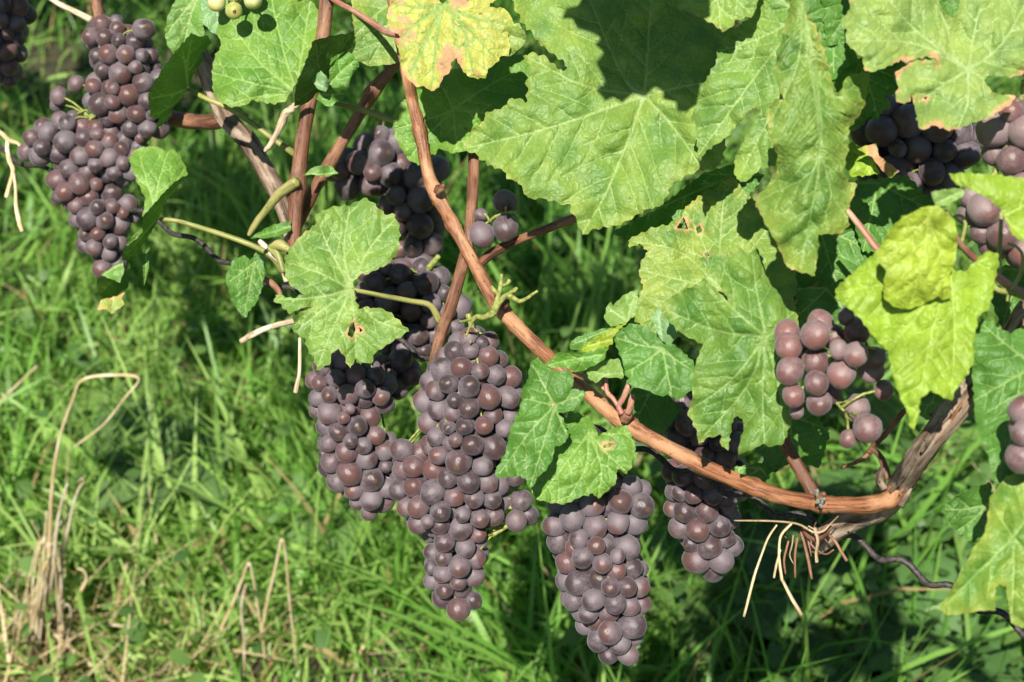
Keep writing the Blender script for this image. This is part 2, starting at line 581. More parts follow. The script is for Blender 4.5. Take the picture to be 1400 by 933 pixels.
def tube_mesh(name, pr, mat, sides=10, n_per=6, lump=0.05, nodes=(), ridges=0, flat=1.0, seed=0, taper_end=True):
    """pr: rows x,y,z,radius in metres; nodes: list of (fraction, gain)"""
    s = spline(pr, n_per)
    c, r = s[:, :3], np.abs(s[:, 3])
    n = len(c)
    tan = np.gradient(c, axis=0)
    tan /= np.linalg.norm(tan, axis=1)[:, None] + 1e-12
    arc = np.concatenate([[0], np.cumsum(np.linalg.norm(np.diff(c, axis=0), axis=1))])
    fr = arc / arc[-1]
    for (f0, gain) in nodes:
        r = r * (1 + gain * np.exp(-((arc - f0 * arc[-1]) / (1.1 * r.mean())) ** 2))
    ref = np.array([0.3, 0.2, 1.0]) if abs(tan[0][2]) < 0.8 else np.array([1.0, 0.2, 0.1])
    u = np.cross(tan[0], ref); u /= np.linalg.norm(u)
    co, rest = [], []
    for i in range(n):
        u = u - tan[i] * u.dot(tan[i]); u /= np.linalg.norm(u)
        v = np.cross(tan[i], u)
        for k in range(sides):
            a = 2 * math.pi * k / sides
            q = Vector((math.cos(a) * 2.2, math.sin(a) * 2.2, arc[i] / max(r[i], 1e-4) * 0.5 + seed * 7.3))
            m = 1 + lump * noise.noise(q)
            if ridges:
                q2 = Vector((math.cos(a) * ridges, math.sin(a) * ridges, arc[i] / r.mean() * 0.22 + seed))
                m += 0.22 * noise.noise(q2) + 0.10 * abs(noise.noise(q2 * 2.3))
            rr = r[i] * m
            co.append(c[i] + rr * (math.cos(a) * u + math.sin(a) * v * flat))
            rest.append((math.cos(a) * r[i], math.sin(a) * r[i], arc[i] + seed * 0.37))
    f = []
    for i in range(n - 1):
        for k in range(sides):
            k2 = (k + 1) % sides
            f.append((i * sides + k, i * sides + k2, (i + 1) * sides + k2, (i + 1) * sides + k))
    for i, sg in ((0, 1), (n - 1, -1)):
        ci = len(co)
        co.append(c[i] - sg * tan[i] * r[i] * 0.35)
        rest.append((0, 0, arc[i] + seed * 0.37))
        for k in range(sides):
            k2 = (k + 1) % sides
            f.append((i * sides + k2, i * sides + k, ci) if sg == 1 else (i * sides + k, i * sides + k2, ci))
    return np.array(co), f, np.array(rest)


_seed = [0]


def tube(name, pr, mat, parent=None, **kw):
    _seed[0] += 1
    kw.setdefault('seed', _seed[0])
    co, f, rest = tube_mesh(name, pr, mat, **kw)
    org = Vector(pr[0][:3])
    me = mesh_from(name, co - np.array(org), f)
    vattr(me, 'rest', rest)
    me.materials.append(mat)
    return link(bpy.data.objects.new(name, me), parent, org)


def multi_tube(name, prs, mat, parent=None, **kw):
    """branches of one stem, joined into one mesh"""
    CO, F, R, off = [], [], [], 0
    for pr in prs:
        _seed[0] += 1
        co, f, rest = tube_mesh(name, pr, mat, seed=_seed[0], **kw)
        CO.append(co); R.append(rest)
        F += [tuple(i + off for i in q) for q in f]
        off += len(co)
    org = Vector(prs[0][0][:3])
    me = mesh_from(name, np.concatenate(CO) - np.array(org), F)
    vattr(me, 'rest', np.concatenate(R))
    me.materials.append(mat)
    return link(bpy.data.objects.new(name, me), parent, org)


def rows(pts, dz=0.0, scale=1.0):
    """(x, y, radius_px[, extra depth]) surveyed points -> x,y,z,r in metres"""
    out = []
    for p in pts:
        D = D0(p[0]) + dz + (p[3] if len(p) > 3 else 0.0)
        w = P(p[0], p[1], D)
        out.append((w.x, w.y, w.z, p[2] * D / FPX * scale))
    return out


# ------------------------------------------------------------------ leaves
def in_poly(pts, poly):
    x, y = pts[:, 0], pts[:, 1]
    r = np.zeros(len(pts), bool)
    px, py = poly[:, 0], poly[:, 1]
    j = len(poly) - 1
    for i in range(len(poly)):
        c = ((py[i] > y) != (py[j] > y))
        if c.any():
            xs = (px[j] - px[i]) * (y - py[i]) / (py[j] - py[i] + 1e-12) + px[i]
            r ^= c & (x < xs)
        j = i
    return r


def seg_dist(pts, a, b):
    d = b - a
    L = d.dot(d) + 1e-12
    t = np.clip(((pts - a) @ d) / L, 0, 1)
    return np.linalg.norm(pts - (a + t[:, None] * d), axis=1), t


def serrate(poly, amp, period, rng, step=3.6):
    poly = np.array(poly, float)
    area = 0.5 * np.sum(poly[:, 0] * np.roll(poly[:, 1], -1) - np.roll(poly[:, 0], -1) * poly[:, 1])
    sg = 1 if area > 0 else -1
    out, s = [], rng.random() * period
    per, am = period, amp
    for i in range(len(poly)):
        a, b = poly[i], poly[(i + 1) % len(poly)]
        L = np.linalg.norm(b - a)
        if L < 1e-6: continue
        nrm = np.array([(b - a)[1], -(b - a)[0]]) / L * sg
        n = max(1, int(round(L / step)))
        for k in range(n):
            ph = (s / per)
            if ph >= 1:
                s -= per
                per = period * rng.uniform(0.65, 1.4)
                am = amp * rng.uniform(0.5, 1.35)
                ph = s / per
            saw = (ph / 0.68 if ph < 0.68 else (1 - ph) / 0.32)
            damp = 0.45 if k == 0 else 1.0
            out.append(a + (b - a) * k / n + nrm * am * (saw ** 1.2 - 0.35) * damp)
            s += L / n
    return np.array(out)


def leaf_geometry(outline, c, tips, h, rng, amp=2.4, period=11, holes=(), sec=24.0, vw=1.0):
    """2-D leaf: returns points, triangles, vein distance, edge distance"""
    poly = serrate(outline, amp * 1.7, period * 1.2, rng)
    holes = [serrate(hh, 0.8, 5, rng, 2.5) for hh in holes]
    lo, hi = poly.min(0), poly.max(0)
    c = np.array(c, float)
    veins = []                                    # (polyline, width0, width1)
    for tp in tips:
        tp = [np.array(q, float) for q in (tp if isinstance(tp[0], (tuple, list)) else [tp])]
        pl = spline([c] + tp, 5)
        if len(tp) == 1:
            d = tp[0] - c
            L = np.linalg.norm(d) + 1e-9
            nn = np.array([-d[1], d[0]]) / L
            tt = np.linspace(0, 1, len(pl))[:, None]
            pl = pl + nn * (np.sin(tt * math.pi) * L * rng.uniform(-0.05, 0.05))
        veins.append((pl, 2.3 * vw, 0.8 * vw))
    mains = list(veins)
    for pl, w0, w1 in mains:
        seg = np.linalg.norm(np.diff(pl, axis=0), axis=1)
        arc = np.concatenate([[0], np.cumsum(seg)])
        L = arc[-1]
        if L < sec * 1.2: continue
        pos = sec * rng.uniform(0.7, 1.0)
        side = 1 if rng.random() < 0.5 else -1
        while pos < L * 0.93:
            i = min(int(np.searchsorted(arc, pos)), len(pl) - 1)
            p0 = pl[i]
            d = pl[i] - pl[i - 1]
            d /= np.linalg.norm(d) + 1e-9
            p0 = pl[i - 1] + d * (pos - arc[i - 1])
            an = side * math.radians(rng.uniform(42, 56))
            dd = np.array([d[0] * math.cos(an) - d[1] * math.sin(an), d[0] * math.sin(an) + d[1] * math.cos(an)])
            ln = min(0.62 * (L - pos) + 14, 0.42 * L) * rng.uniform(0.8, 1.15)
            q, line = p0.copy(), [p0.copy()]
            for k in range(5):
                q = q + dd * ln / 5
                dd = dd * 0.93 + d * 0.07
                dd /= np.linalg.norm(dd)
                line.append(q.copy())
            line = np.array(line)
            ok = in_poly(line, poly)
            # stop where it comes close to another main vein
            stop = len(line)
            for k in range(1, len(line)):
                if not ok[k]: stop = k; break
                near = min(min(seg_dist(line[k:k + 1], a, b)[0][0] for a, b in zip(pp[:-1], pp[1:])) for pp, _, _ in mains if pp is not pl) if len(mains) > 1 else 99
                if near < 5: stop = k; break
            line = line[:stop]
            if len(line) >= 2:
                veins.append((line, 0.5 * vw, 0.25 * vw))
            side = -side
            pos += sec * rng.uniform(0.42, 0.62)
    # points
    xs = np.arange(lo[0], hi[0], h)
    ys = np.arange(lo[1], hi[1], h * 0.87)
    gx, gy = np.meshgrid(xs, ys)
    gx = gx + (np.arange(len(ys)) % 2)[:, None] * h * 0.5
    g = np.stack([gx.ravel(), gy.ravel()], 1) + rng.normal(0, h * 0.12, (gx.size, 2))
    g = g[in_poly(g, poly)]
    V = [tuple(p) for p in poly]
    E = [(i, (i + 1) % len(poly)) for i in range(len(poly))]
    for hh in holes:
        b = len(V)
        V += [tuple(p) for p in hh]
        E += [(b + i, b + (i + 1) % len(hh)) for i in range(len(hh))]
    for pl, _, _ in veins:
        b = len(V)
        V += [tuple(p) for p in pl]
        E += [(b + i, b + i + 1) for i in range(len(pl) - 1)]
    V += [tuple(p) for p in g]
    res = delaunay_2d_cdt([Vector(v) for v in V], E, [], 0, 1e-4)
    pts = np.array([(v.x, v.y) for v in res[0]])
    tri = np.array([f for f in res[2] if len(f) == 3])
    cen = pts[tri].mean(1)
    keep = in_poly(cen, poly)
    for hh in holes:
        keep &= ~in_poly(cen, hh)
    tri = tri[keep]
    used = np.unique(tri)
    remap = -np.ones(len(pts), int)
    remap[used] = np.arange(len(used))
    pts, tri = pts[used], remap[tri]
    vd = np.full(len(pts), 99.0)
    vr = np.full(len(pts), 99.0)
    for pl, w0, w1 in veins:
        m = len(pl) - 1
        for k in range(m):
            d, t = seg_dist(pts, pl[k], pl[k + 1])
            w = w0 + (w1 - w0) * ((k + t) / m)
            vd = np.minimum(vd, d / w)
            vr = np.minimum(vr, d + (0 if w0 > 1.5 * vw else 1.0))
    ed = np.full(len(pts), 999.0)
    for a, b in [(poly[i], poly[(i + 1) % len(poly)]) for i in range(len(poly))]:
        d, _ = seg_dist(pts, a, b)
        ed = np.minimum(ed, d)
    hd = np.full(len(pts), 999.0)
    for hh in holes:
        for i in range(len(hh)):
            d, _ = seg_dist(pts, hh[i], hh[(i + 1) % len(hh)])
            hd = np.minimum(hd, d)
    return pts, tri, vd, vr, ed, hd


def nz(pts, s, sd):
    return np.array([noise.noise(Vector((p[0] * s, p[1] * s, sd))) for p in pts])


TINT = {
    'mid':   ((0.090, 0.215, 0.034), (0.25, 0.37, 0.11)),
    'light': ((0.140, 0.275, 0.052), (0.32, 0.42, 0.14)),
    'fresh': ((0.115, 0.265, 0.036), (0.28, 0.42, 0.11)),
    'lime':  ((0.250, 0.375, 0.032), (0.36, 0.46, 0.09)),
    'yellow': ((0.450, 0.460, 0.095), (0.17, 0.31, 0.07)),
    'gold':  ((0.300, 0.395, 0.036), (0.38, 0.46, 0.08)),
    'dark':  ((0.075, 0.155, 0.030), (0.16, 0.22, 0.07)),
    'pale':  ((0.215, 0.340, 0.085), (0.33, 0.44, 0.17)),
    'blue':  ((0.200, 0.340, 0.145), (0.32, 0.43, 0.24)),
}
BROWN = np.array([0.50, 0.27, 0.14])


def leaf_colors(pts, ed, hd, tint, rng, brown=0.0, yellow=0.0, browncol=BROWN):
    base, vein = TINT[tint]
    sd = rng.uniform(0, 99)
    n1 = nz(pts, 1 / 42.0, sd)
    n2 = nz(pts, 1 / 13.0, sd + 5)
    col = np.array(base)[None] * (1 + 0.22 * n1 + 0.12 * n2)[:, None]
    # yellowing, stronger towards the margin
    y = np.clip(yellow * (0.55 + 1.1 * n1 + 0.5 * n2) + yellow * np.exp(-ed / 9.0) * 0.7, 0, 0.85)[:, None]
    col = col * (1 - y) + np.array([0.42, 0.40, 0.07]) * y
    dry = np.clip((brown * (2.5 + 19 * n1 + 13 * n2) - ed) / 2.2, 0, 1)
    dry = np.maximum(dry, np.clip((3.6 + 2.5 * n2 - hd) / 2.0, 0, 1))
    
    bc = browncol[None] * (1 + 0.35 * n2)[:, None]
    col = col * (1 - dry[:, None]) + bc * dry[:, None]
    return np.clip(col, 0.005, 0.9), np.array(vein), dry


def leaf_mesh(patches, rng):
    """patches: list of dicts; one mesh"""
    CO, F, VD, C, VC, DRY, UV, off = [], [], [], [], [], [], [], 0
    for p in patches:
        pts, tri, vd, vr, ed, hd = leaf_geometry(p['o'], p['c'], p.get('v', ()), p.get('h', 4.6), rng, p.get('amp', 2.2),
                                                 p.get('per', 11), p.get('holes', ()), p.get('sec', 26), p.get('vw', 1.0))
        cx, cy = p['c']
        Dc = D0(cx) + p.get('dz', 0.0)
        s = Dc / FPX
        u, v = (pts[:, 0] - cx) * s, (pts[:, 1] - cy) * s
        g, k = p.get('g', (0, 0)), p.get('k', (1.2, 1.2, 0))
        sd = rng.uniform(0, 99)
        wav = p.get('w', 0.006)
        d = g[0] * u + g[1] * v + k[0] * u * u + k[1] * v * v + k[2] * u * v
        for fold in p.get('folds', ()):            # crease: (px,py, dx,dy, slope)
            fx, fy, dx, dy, sl = fold
            L = math.hypot(dx, dy)
            sdist = ((pts[:, 0] - fx) * dy - (pts[:, 1] - fy) * dx) / L * s
            d += sl * (np.sqrt(sdist ** 2 + 0.004 ** 2) - 0.004)
        d += wav * nz(pts, 1 / 70.0, sd) + 0.45 * wav * nz(pts, 1 / 26.0, sd + 3)
        d += p.get('edge', 0.004) * np.exp(-ed / 10.0) * nz(pts, 1 / 18.0, sd + 9)
        d -= p.get('q', 0.0021) * (1 - np.exp(-(vr / 6.5) ** 1.3))      # blisters between sunken veins
        d -= 0.00022 * nz(pts, 1 / 6.5, sd + 17)
        D = Dc + d
        w = np.stack([(pts[:, 0] - 700) / FPX, -(pts[:, 1] - 466.5) / FPX], 1)
        FW, UP = np.array(FWD), np.array(UPV)
        co = np.array(CAMP)[None] + D[:, None] * (FW[None] + w[:, :1] * np.array([[1.0, 0, 0]]) + w[:, 1:] * UP[None])
        col, vc, dry = leaf_colors(pts, ed, hd, p.get('t', 'mid'), rng, p.get('b', 0.0), p.get('y', 0.0))
        CO.append(co); F.append(tri + off); VD.append(vd); C.append(col); DRY.append(dry)
        VC.append(np.repeat(vc[None], len(pts), 0))
        UV.append(np.stack([u + sd, v + sd * 0.37, np.zeros(len(u))], 1))
        off += len(pts)
    return tuple(np.concatenate(a) for a in (CO, F, VD, C, VC, DRY, UV))


def make_leaf_obj(name, data, org, parent):
    co, f, vd, c, vc, dry, uv = data
    me = mesh_from(name, co - np.array(org), [tuple(int(i) for i in q) for q in f])
    fattr(me, 'vd', np.minimum(vd, 12)); fattr(me, 'dry', dry)
    cattr(me, 'col', c); cattr(me, 'vcol', vc); vattr(me, 'luv', uv)
    me.materials.append(M_LEAF)
    return link(bpy.data.objects.new(name, me), parent, org)


# ------------------------------------------------------------------ the vine
BASE = Vector((0.52, 0.50, 0.0))
VINE = empty('grapevine', BASE, 'grapevine with long orange-brown canes and broad toothed green leaves trained along a wire', 'grapevine')
_ls = [100]


def leaf(patches, label=None, pet=None, pmat=None):
    if isinstance(patches, dict):
        patches = [patches]
    _ls[0] += 1
    rng = np.random.default_rng(_ls[0])
    p0 = patches[0]
    org = P(p0['c'][0], p0['c'][1], D0(p0['c'][0]) + p0.get('dz', 0.0))
    o = make_leaf_obj('leaf', leaf_mesh(patches, rng), org, VINE)
    if label: o['label'] = label
    if pet:
        pr = []
        for q in pet:
            D = D0(q[0]) + q[3]
            w = P(q[0], q[1], D)
            pr.append((w.x, w.y, w.z, q[2] * D / FPX))
        tube('petiole', pr, pmat or M_PETI, o, sides=8, n_per=6)
    return o


exec_leaves = True
# big leaf, top centre
leaf(dict(o=[(705, -30), (700, 0), (715, 32), (727, 44), (740, 62), (757, 74), (771, 84), (776, 92), (770, 98), (760, 92), (748, 80), (733, 73), (717, 75),
             (727, 99), (719, 111), (722, 124), (719, 141), (711, 136), (700, 134), (687, 148), (663, 155), (662, 166), (649, 175), (632, 203),
             (655, 214), (667, 226), (687, 232), (697, 246), (708, 248), (722, 271), (747, 272), (771, 280), (780, 280), (784, 294), (788, 300), (796, 321),
             (814, 313), (832, 310), (845, 308), (860, 301), (874, 292), (888, 285), (901, 283), (913, 267), (918, 253), (936, 241), (954, 233), (978, 232),
             (988, 219), (992, 195), (985, 150), (1000, 90), (1005, 40), (990, -20), (930, -60), (860, -75), (780, -60)],
          c=(881, 131), v=[[(832, 148), (740, 178), (640, 202)], [(835, 250), (797, 318)], (958, 228), (985, 110), [(886, 60), (895, -60)], [(850, 102), (790, -40)], [(800, 118), (722, 78)]],
          dz=-0.015, g=(-0.05, -0.25), k=(1.6, 1.2, 0.3), t='light', y=0.22, b=0.03, w=0.008, amp=3.0, per=13, sec=34, vw=1.35, h=4.6,
          folds=[(840, 200, -0.25, 1, -0.22)]))
# leaf overlapping it on the right
leaf(dict(o=[(1036, -20), (1033, 13), (1029, 21), (1005, 40), (988, 54), (981, 71), (979, 86), (964, 112), (958, 133), (947, 154), (945, 161), (951, 172), (954, 210), (956, 221), (966, 206),
             (992, 189), (999, 180), (1024, 152), (1033, 147), (1039, 149), (1039, 157), (1029, 172), (1005, 214), (1004, 232), (1007, 245), (1020, 249),
             (1029, 240), (1042, 229), (1061, 227), (1095, 200), (1110, 120), (1120, 20), (1100, -40)],
          c=(1098, 20), v=[[(1040, 95), (955, 212)], [(1075, 110), (1012, 240)], (985, 70), (1040, -15)],
          dz=-0.035, g=(-0.35, -0.2), k=(1.5, 1, 0), t='light', y=0.15, amp=2.0, per=11, w=0.007, vw=1.2))
# twisted leaf hanging in front, right of centre
leaf(dict(o=[(1086, -30), (1082, 0), (1074, 30), (1065, 73), (1057, 99), (1064, 118), (1072, 137), (1061, 135), (1050, 150), (1050, 176), (1057, 200), (1063, 210), (1062, 232), (1050, 253), (1035, 270),
             (1033, 279), (1048, 309), (1063, 335), (1076, 365), (1090, 371), (1114, 377), (1119, 339), (1119, 320), (1149, 320), (1162, 307), (1157, 292), (1172, 253),
             (1157, 247), (1153, 232), (1160, 202), (1160, 176), (1175, 158), (1183, 142), (1188, 99), (1170, 101), (1157, 106), (1147, 128), (1140, 128), (1137, 108), (1134, 100), (1129, 77), (1114, 34), (1102, 17), (1096, -30)],
          c=(1097, 5), v=[[(1108, 100), (1122, 200), (1095, 368)], [(1090, 90), (1054, 165)], [(1130, 130), (1184, 106)], [(1122, 210), (1040, 274)], [(1130, 240), (1160, 300)]],
          dz=-0.075, g=(0.15, -0.35), k=(2.0, 1.2, 0.8), t='mid', y=0.28, b=0.10, amp=1.8, per=12, w=0.012, folds=[(1115, 150, 0.08, 1, 0.55)], vw=1.1),
     'twisted hanging leaf yellowing towards its tip')
leaf(dict(o=[(1060, -95), (1165, -100), (1185, -25), (1166, 40), (1173, 84), (1155, 94), (1143, 108), (1128, 112), (1100, 60)], c=(1150, -10), v=[(1140, 100), (1110, 60)],
          dz=-0.03, g=(0.1, -0.1), t='mid', amp=1.5))
# pale leaf with orange rim, top right, with the lower and right lobes
leaf(dict(o=[(1150, -95), (1160, -30), (1162, 13), (1150, 28), (1151, 35), (1158, 41), (1156, 51), (1159, 61), (1174, 75), (1180, 79), (1181, 94), (1190, 99), (1207, 94), (1222, 87), (1231, 82),
             (1239, 86), (1247, 82), (1267, 77), (1279, 80), (1285, 91), (1276, 82), (1250, 84), (1224, 99), (1225, 109), (1229, 120), (1224, 129), (1226, 139), (1235, 142), (1244, 139), (1246, 128), (1249, 141), (1252, 152),
             (1256, 174), (1263, 178), (1276, 171), (1295, 178), (1308, 177), (1323, 171), (1336, 166), (1351, 162), (1364, 153), (1381, 144), (1389, 133), (1383, 130), (1368, 130),
             (1357, 126), (1349, 116), (1345, 109), (1353, 104), (1372, 105), (1385, 105), (1400, 101), (1435, 90), (1440, -20), (1320, -35), (1312, 0), (1311, 11), (1302, 25), (1293, 19),
             (1284, 4), (1282, -40), (1285, -95), (1220, -120)],
          c=(1325, 96), v=[[(1290, 115), (1256, 140)], [(1323, 140), (1310, 175)], [(1250, 60), (1162, 56)], [(1250, 40), (1200, -20)], (1385, 134), [(1370, 60), (1410, -10)], (1340, 10)],
          dz=-0.05, g=(0.1, -0.3), k=(1.0, 1.0, 0), t='pale', y=0.22, b=0.75, amp=1.6, per=10, w=0.009, vw=1.2, holes=[[(1262, 134), (1268, 132), (1266, 137)]]),
     'pale yellow-green leaf with scorched orange rim')
leaf(dict(o=[(1140, 105), (1170, 80), (1235, 78), (1240, 105), (1222, 130), (1207, 130), (1218, 140), (1215, 150), (1207, 150), (1200, 165), (1190, 160), (1180, 170), (1168, 180), (1150, 172)],
          c=(1175, 85), v=[(1200, 160), (1160, 170), (1230, 110)], dz=-0.01, t='mid', g=(0, -0.2), b=0.1))
leaf(dict(o=[(1155, 200), (1165, 194), (1180, 204), (1195, 220), (1203, 237), (1186, 240), (1165, 242), (1156, 230)], c=(1160, 200), v=[(1195, 235)], dz=-0.005, t='lime', g=(0.2, -0.1), h=3.5))
leaf(dict(o=[(1172, 204), (1185, 199), (1198, 197), (1202, 214), (1230, 234), (1217, 244), (1205, 232), (1192, 215)], c=(1198, 200), v=[(1225, 236)], dz=-0.01, t='yellow', b=9, g=(0.5, 0.2), h=3.5, amp=1),
     'withered orange-brown curled leaf scrap')
# bright lime leaf entering at the right edge
leaf(dict(o=[(1297, 238), (1320, 237), (1348, 238), (1400, 244), (1440, 252), (1440, 380), (1405, 345), (1397, 328), (1385, 322), (1375, 301), (1369, 287), (1348, 269), (1324, 259), (1305, 250)],
          c=(1372, 296), v=[(1300, 241), (1430, 260), (1430, 350)], dz=-0.10, t='lime', g=(0.0, -0.3), w=0.006, amp=1.5))
# folded lime leaf
leaf([dict(o=[(1142, 395), (1169, 371), (1203, 340), (1240, 325), (1290, 335), (1307, 372), (1320, 371), (1336, 354), (1348, 344), (1364, 346), (1366, 358), (1360, 383), (1358, 403), (1350, 424), (1336, 432),
              (1334, 456), (1330, 473), (1332, 489), (1324, 511), (1307, 532), (1301, 548), (1287, 542), (1273, 534), (1258, 546), (1256, 566), (1250, 589), (1244, 583), (1242, 566), (1230, 542), (1218, 505),
              (1216, 481), (1197, 464), (1173, 432), (1142, 407)],
           c=(1300, 372), v=[[(1230, 385), (1145, 400)], [(1275, 450), (1250, 582)], [(1305, 460), (1300, 543)], (1362, 350), [(1255, 430), (1215, 480)]],
           dz=-0.09, g=(0.1, -0.35), k=(2.0, 1.5, 0), t='lime', amp=1.8, per=12, w=0.007, folds=[(1300, 380, -0.28, 1, 0.3)]),
      dict(o=[(1203, 338), (1216, 314), (1234, 297), (1263, 283), (1283, 281), (1305, 301), (1309, 322), (1307, 354), (1299, 375), (1301, 407), (1289, 411), (1283, 405), (1259, 418), (1242, 423), (1222, 420),
              (1208, 407), (1208, 383), (1212, 371), (1201, 358)],
           c=(1270, 295), v=[(1245, 415), (1215, 350), [(1285, 350), (1292, 405)]], dz=-0.115, g=(0, 0.10), k=(9, 6.0, 0), t='gold', amp=0.8, per=12, w=0.007, edge=0.002)],
     'bright lime leaf with a folded-over yellow lobe',
     pet=[(1292, 290, 4, -0.1), (1310, 330, 4.5, -0.08), (1335, 356, 5, -0.06), (1364, 379, 6, -0.05), (1395, 400, 7, -0.04), (1430, 405, 7, -0.04)], pmat=M_PINK)
leaf(dict(o=[(1273, 263), (1291, 259), (1320, 257), (1316, 269), (1295, 281), (1279, 283)], c=(1280, 278), v=[(1318, 260)], dz=-0.11, t='pale', h=3.5, g=(-0.3, -0.2), amp=0.8))
leaf(dict(o=[(1330, 450), (1342, 436), (1365, 448), (1381, 456), (1400, 446), (1440, 445), (1440, 670), (1385, 682), (1358, 655), (1350, 620), (1340, 598), (1333, 570), (1329, 510)],
          c=(1415, 500), v=[(1332, 548), (1345, 445), [(1390, 580), (1362, 650)]], dz=-0.045, t='mid', g=(0.0, -0.3), w=0.007, amp=1.6, vw=1.2))
leaf(dict(o=[(1284, 832), (1300, 807), (1325, 762), (1332, 747), (1345, 732), (1350, 712), (1351, 699), (1354, 679), (1376, 651), (1391, 646), (1440, 630), (1445, 860), (1395, 858), (1382, 851), (1378, 820),
             (1375, 802), (1367, 799), (1361, 805), (1361, 835), (1342, 835), (1320, 839), (1295, 842)],
          c=(1386, 735), v=[[(1345, 775), (1288, 832)], (1383, 848), (1355, 685), (1430, 660), (1435, 800)], dz=-0.085, t='fresh', y=0.35, g=(0.1, -0.35), k=(1.5, 1.5, 0), amp=1.0, per=14, w=0.008, vw=1.2, sec=34))
leaf(dict(o=[(1288, 695), (1320, 670), (1355, 660), (1362, 715), (1330, 742), (1302, 722)], c=(1350, 690), v=[(1292, 697), (1310, 725)], dz=-0.03, t='mid', g=(0, 0.1)))
# group in the middle right
leaf(dict(o=[(987, 247), (1004, 243), (1019, 264), (1045, 285), (1085, 330), (1090, 400), (1040, 460), (960, 475), (927, 461), (910, 470), (901, 466), (884, 453), (867, 436), (869, 419), (880, 389), (874, 378),
             (876, 359), (886, 344), (874, 333), (861, 339), (859, 329), (871, 322), (895, 311), (910, 309), (934, 296), (936, 286), (961, 264), (983, 256)],
          c=(985, 395), v=[[(930, 345), (864, 330)], (876, 370), [(985, 320), (992, 250)], (1060, 300), (880, 440), [(960, 330), (937, 290)]], dz=0.0, t='light', y=0.35, b=0.08, g=(-0.1, -0.3), w=0.008,
          holes=[[(925, 312), (935, 297), (941, 314)], [(951, 313), (957, 308), (960, 316), (954, 320)], [(963, 347), (968, 344), (970, 350), (965, 352)]], sec=22))
leaf([dict(o=[(955, 354), (976, 350), (1004, 344), (1009, 339), (1026, 346), (1034, 339), (1043, 354), (1047, 376), (1060, 393), (1078, 393), (1084, 408), (1092, 440), (1078, 500), (1083, 573), (1071, 607), (1054, 611), (1043, 607),
              (1026, 616), (1009, 622), (1011, 607), (1017, 586), (1015, 573), (1009, 569), (1002, 573), (998, 594), (996, 616), (987, 611), (985, 594), (966, 599), (955, 607), (953, 590), (940, 564),
              (946, 547), (949, 504), (961, 470), (936, 459), (908, 434), (912, 414), (927, 401), (953, 389), (962, 380), (975, 392), (998, 415), (990, 400), (975, 377), (965, 365)],
           c=(1047, 461), v=[[(980, 452), (912, 425)], [(1035, 400), (1028, 348)], [(1000, 520), (945, 560)], [(1043, 530), (1045, 605)], [(1020, 530), (962, 597)], (1088, 425), [(990, 410), (962, 358)], [(1065, 530), (1072, 600)]],
           dz=-0.055, g=(-0.05, -0.25), k=(1.5, 1.0, 0), t='mid', y=0.15, b=0.05, amp=1.8, per=12, w=0.010, sec=30, vw=1.2, folds=[(1047, 461, -1, -0.9, 0.25)])],
     pet=[(1047, 461, 4, -0.05), (1060, 440, 4, -0.03), (1090, 410, 4, 0.02), (1120, 385, 5, 0.05)])
leaf([dict(o=[(839, 464), (846, 453), (863, 442), (880, 446), (897, 457), (906, 470), (923, 472), (949, 496), (950, 530), (925, 549), (916, 534), (906, 543), (880, 532), (867, 530), (854, 509), (852, 496)],
           c=(906, 476), v=[(843, 462), (858, 508), [(912, 510), (918, 535)], (945, 505)], dz=-0.06, t='mid', g=(-0.1, -0.25), amp=1.6, w=0.006),
      dict(o=[(901, 419), (891, 436), (901, 461), (914, 474), (927, 459), (921, 444), (908, 434)], c=(906, 472), v=[(898, 424)], dz=-0.05, t='blue', g=(-0.5, -0.2), h=3.5, amp=0.8)])
# shaded leaves behind
for o_, c_, dz_, tt in (([(1115, -60), (1210, -85), (1305, -70), (1320, 20), (1270, 66), (1195, 72), (1130, 60)], (1220, -60), -0.015, 'mid'),  # hidden leaf added to keep the sun off the near-black bunch
                        ([(1190, -40), (1290, -60), (1345, 40), (1325, 85), (1250, 72)], (1290, -40), 0.02, 'mid'),
                        ([(1075, 300), (1160, 288), (1205, 350), (1155, 400), (1165, 445), (1100, 425), (1080, 380)], (1120, 310), 0.05, 'mid'),
                        ([(1150, 250), (1240, 240), (1300, 300), (1250, 340), (1180, 345)], (1200, 250), 0.06, 'mid'),
                        ([(835, 318), (900, 285), (960, 238), (1010, 222), (1045, 240), (1005, 292), (930, 318), (880, 338)], (1005, 240), 0.03, 'mid'),
                        ([(865, 500), (910, 520), (935, 560), (900, 600), (868, 580), (850, 545)], (900, 520), 0.035, 'mid'),
                        ([(1050, 580), (1100, 560), (1135, 590), (1120, 640), (1085, 630), (1050, 650), (1040, 615)], (1080, 570), 0.05, 'mid'),
                        ([(1340, 370), (1400, 360), (1440, 400), (1430, 470), (1370, 450)], (1400, 370), 0.03, 'mid'),
                        ([(1085, 395), (1150, 390), (1160, 430), (1120, 470), (1080, 440)], (1130, 395), 0.03, 'mid'),
                        ([(1000, 640), (1045, 632), (1052, 655), (1020, 668), (1005, 660)], (1040, 640), 0.03, 'mid'),
                        ([(1240, 505), (1325, 480), (1345, 560), (1300, 590), (1260, 570)], (1310, 500), 0.06, 'mid')):
    tips = [o_[i] for i in range(0, len(o_), 2)]
    leaf(dict(o=o_, c=c_, v=tips[:4], dz=dz_, t=tt, g=(0, -0.15), w=0.008))
# top edge leaf casting on the big one
leaf(dict(o=[(890, -25), (897, 0), (920, 7), (941, 16), (970, 30), (984, 39), (987, 44), (1001, 37), (1005, 28), (1030, 21), (1045, -25), (960, -60)],
          c=(975, -45), v=[(985, 40), (905, 0), (1025, 18)], dz=-0.065, t='light', y=0.15, b=0.06, g=(0, -0.3)))
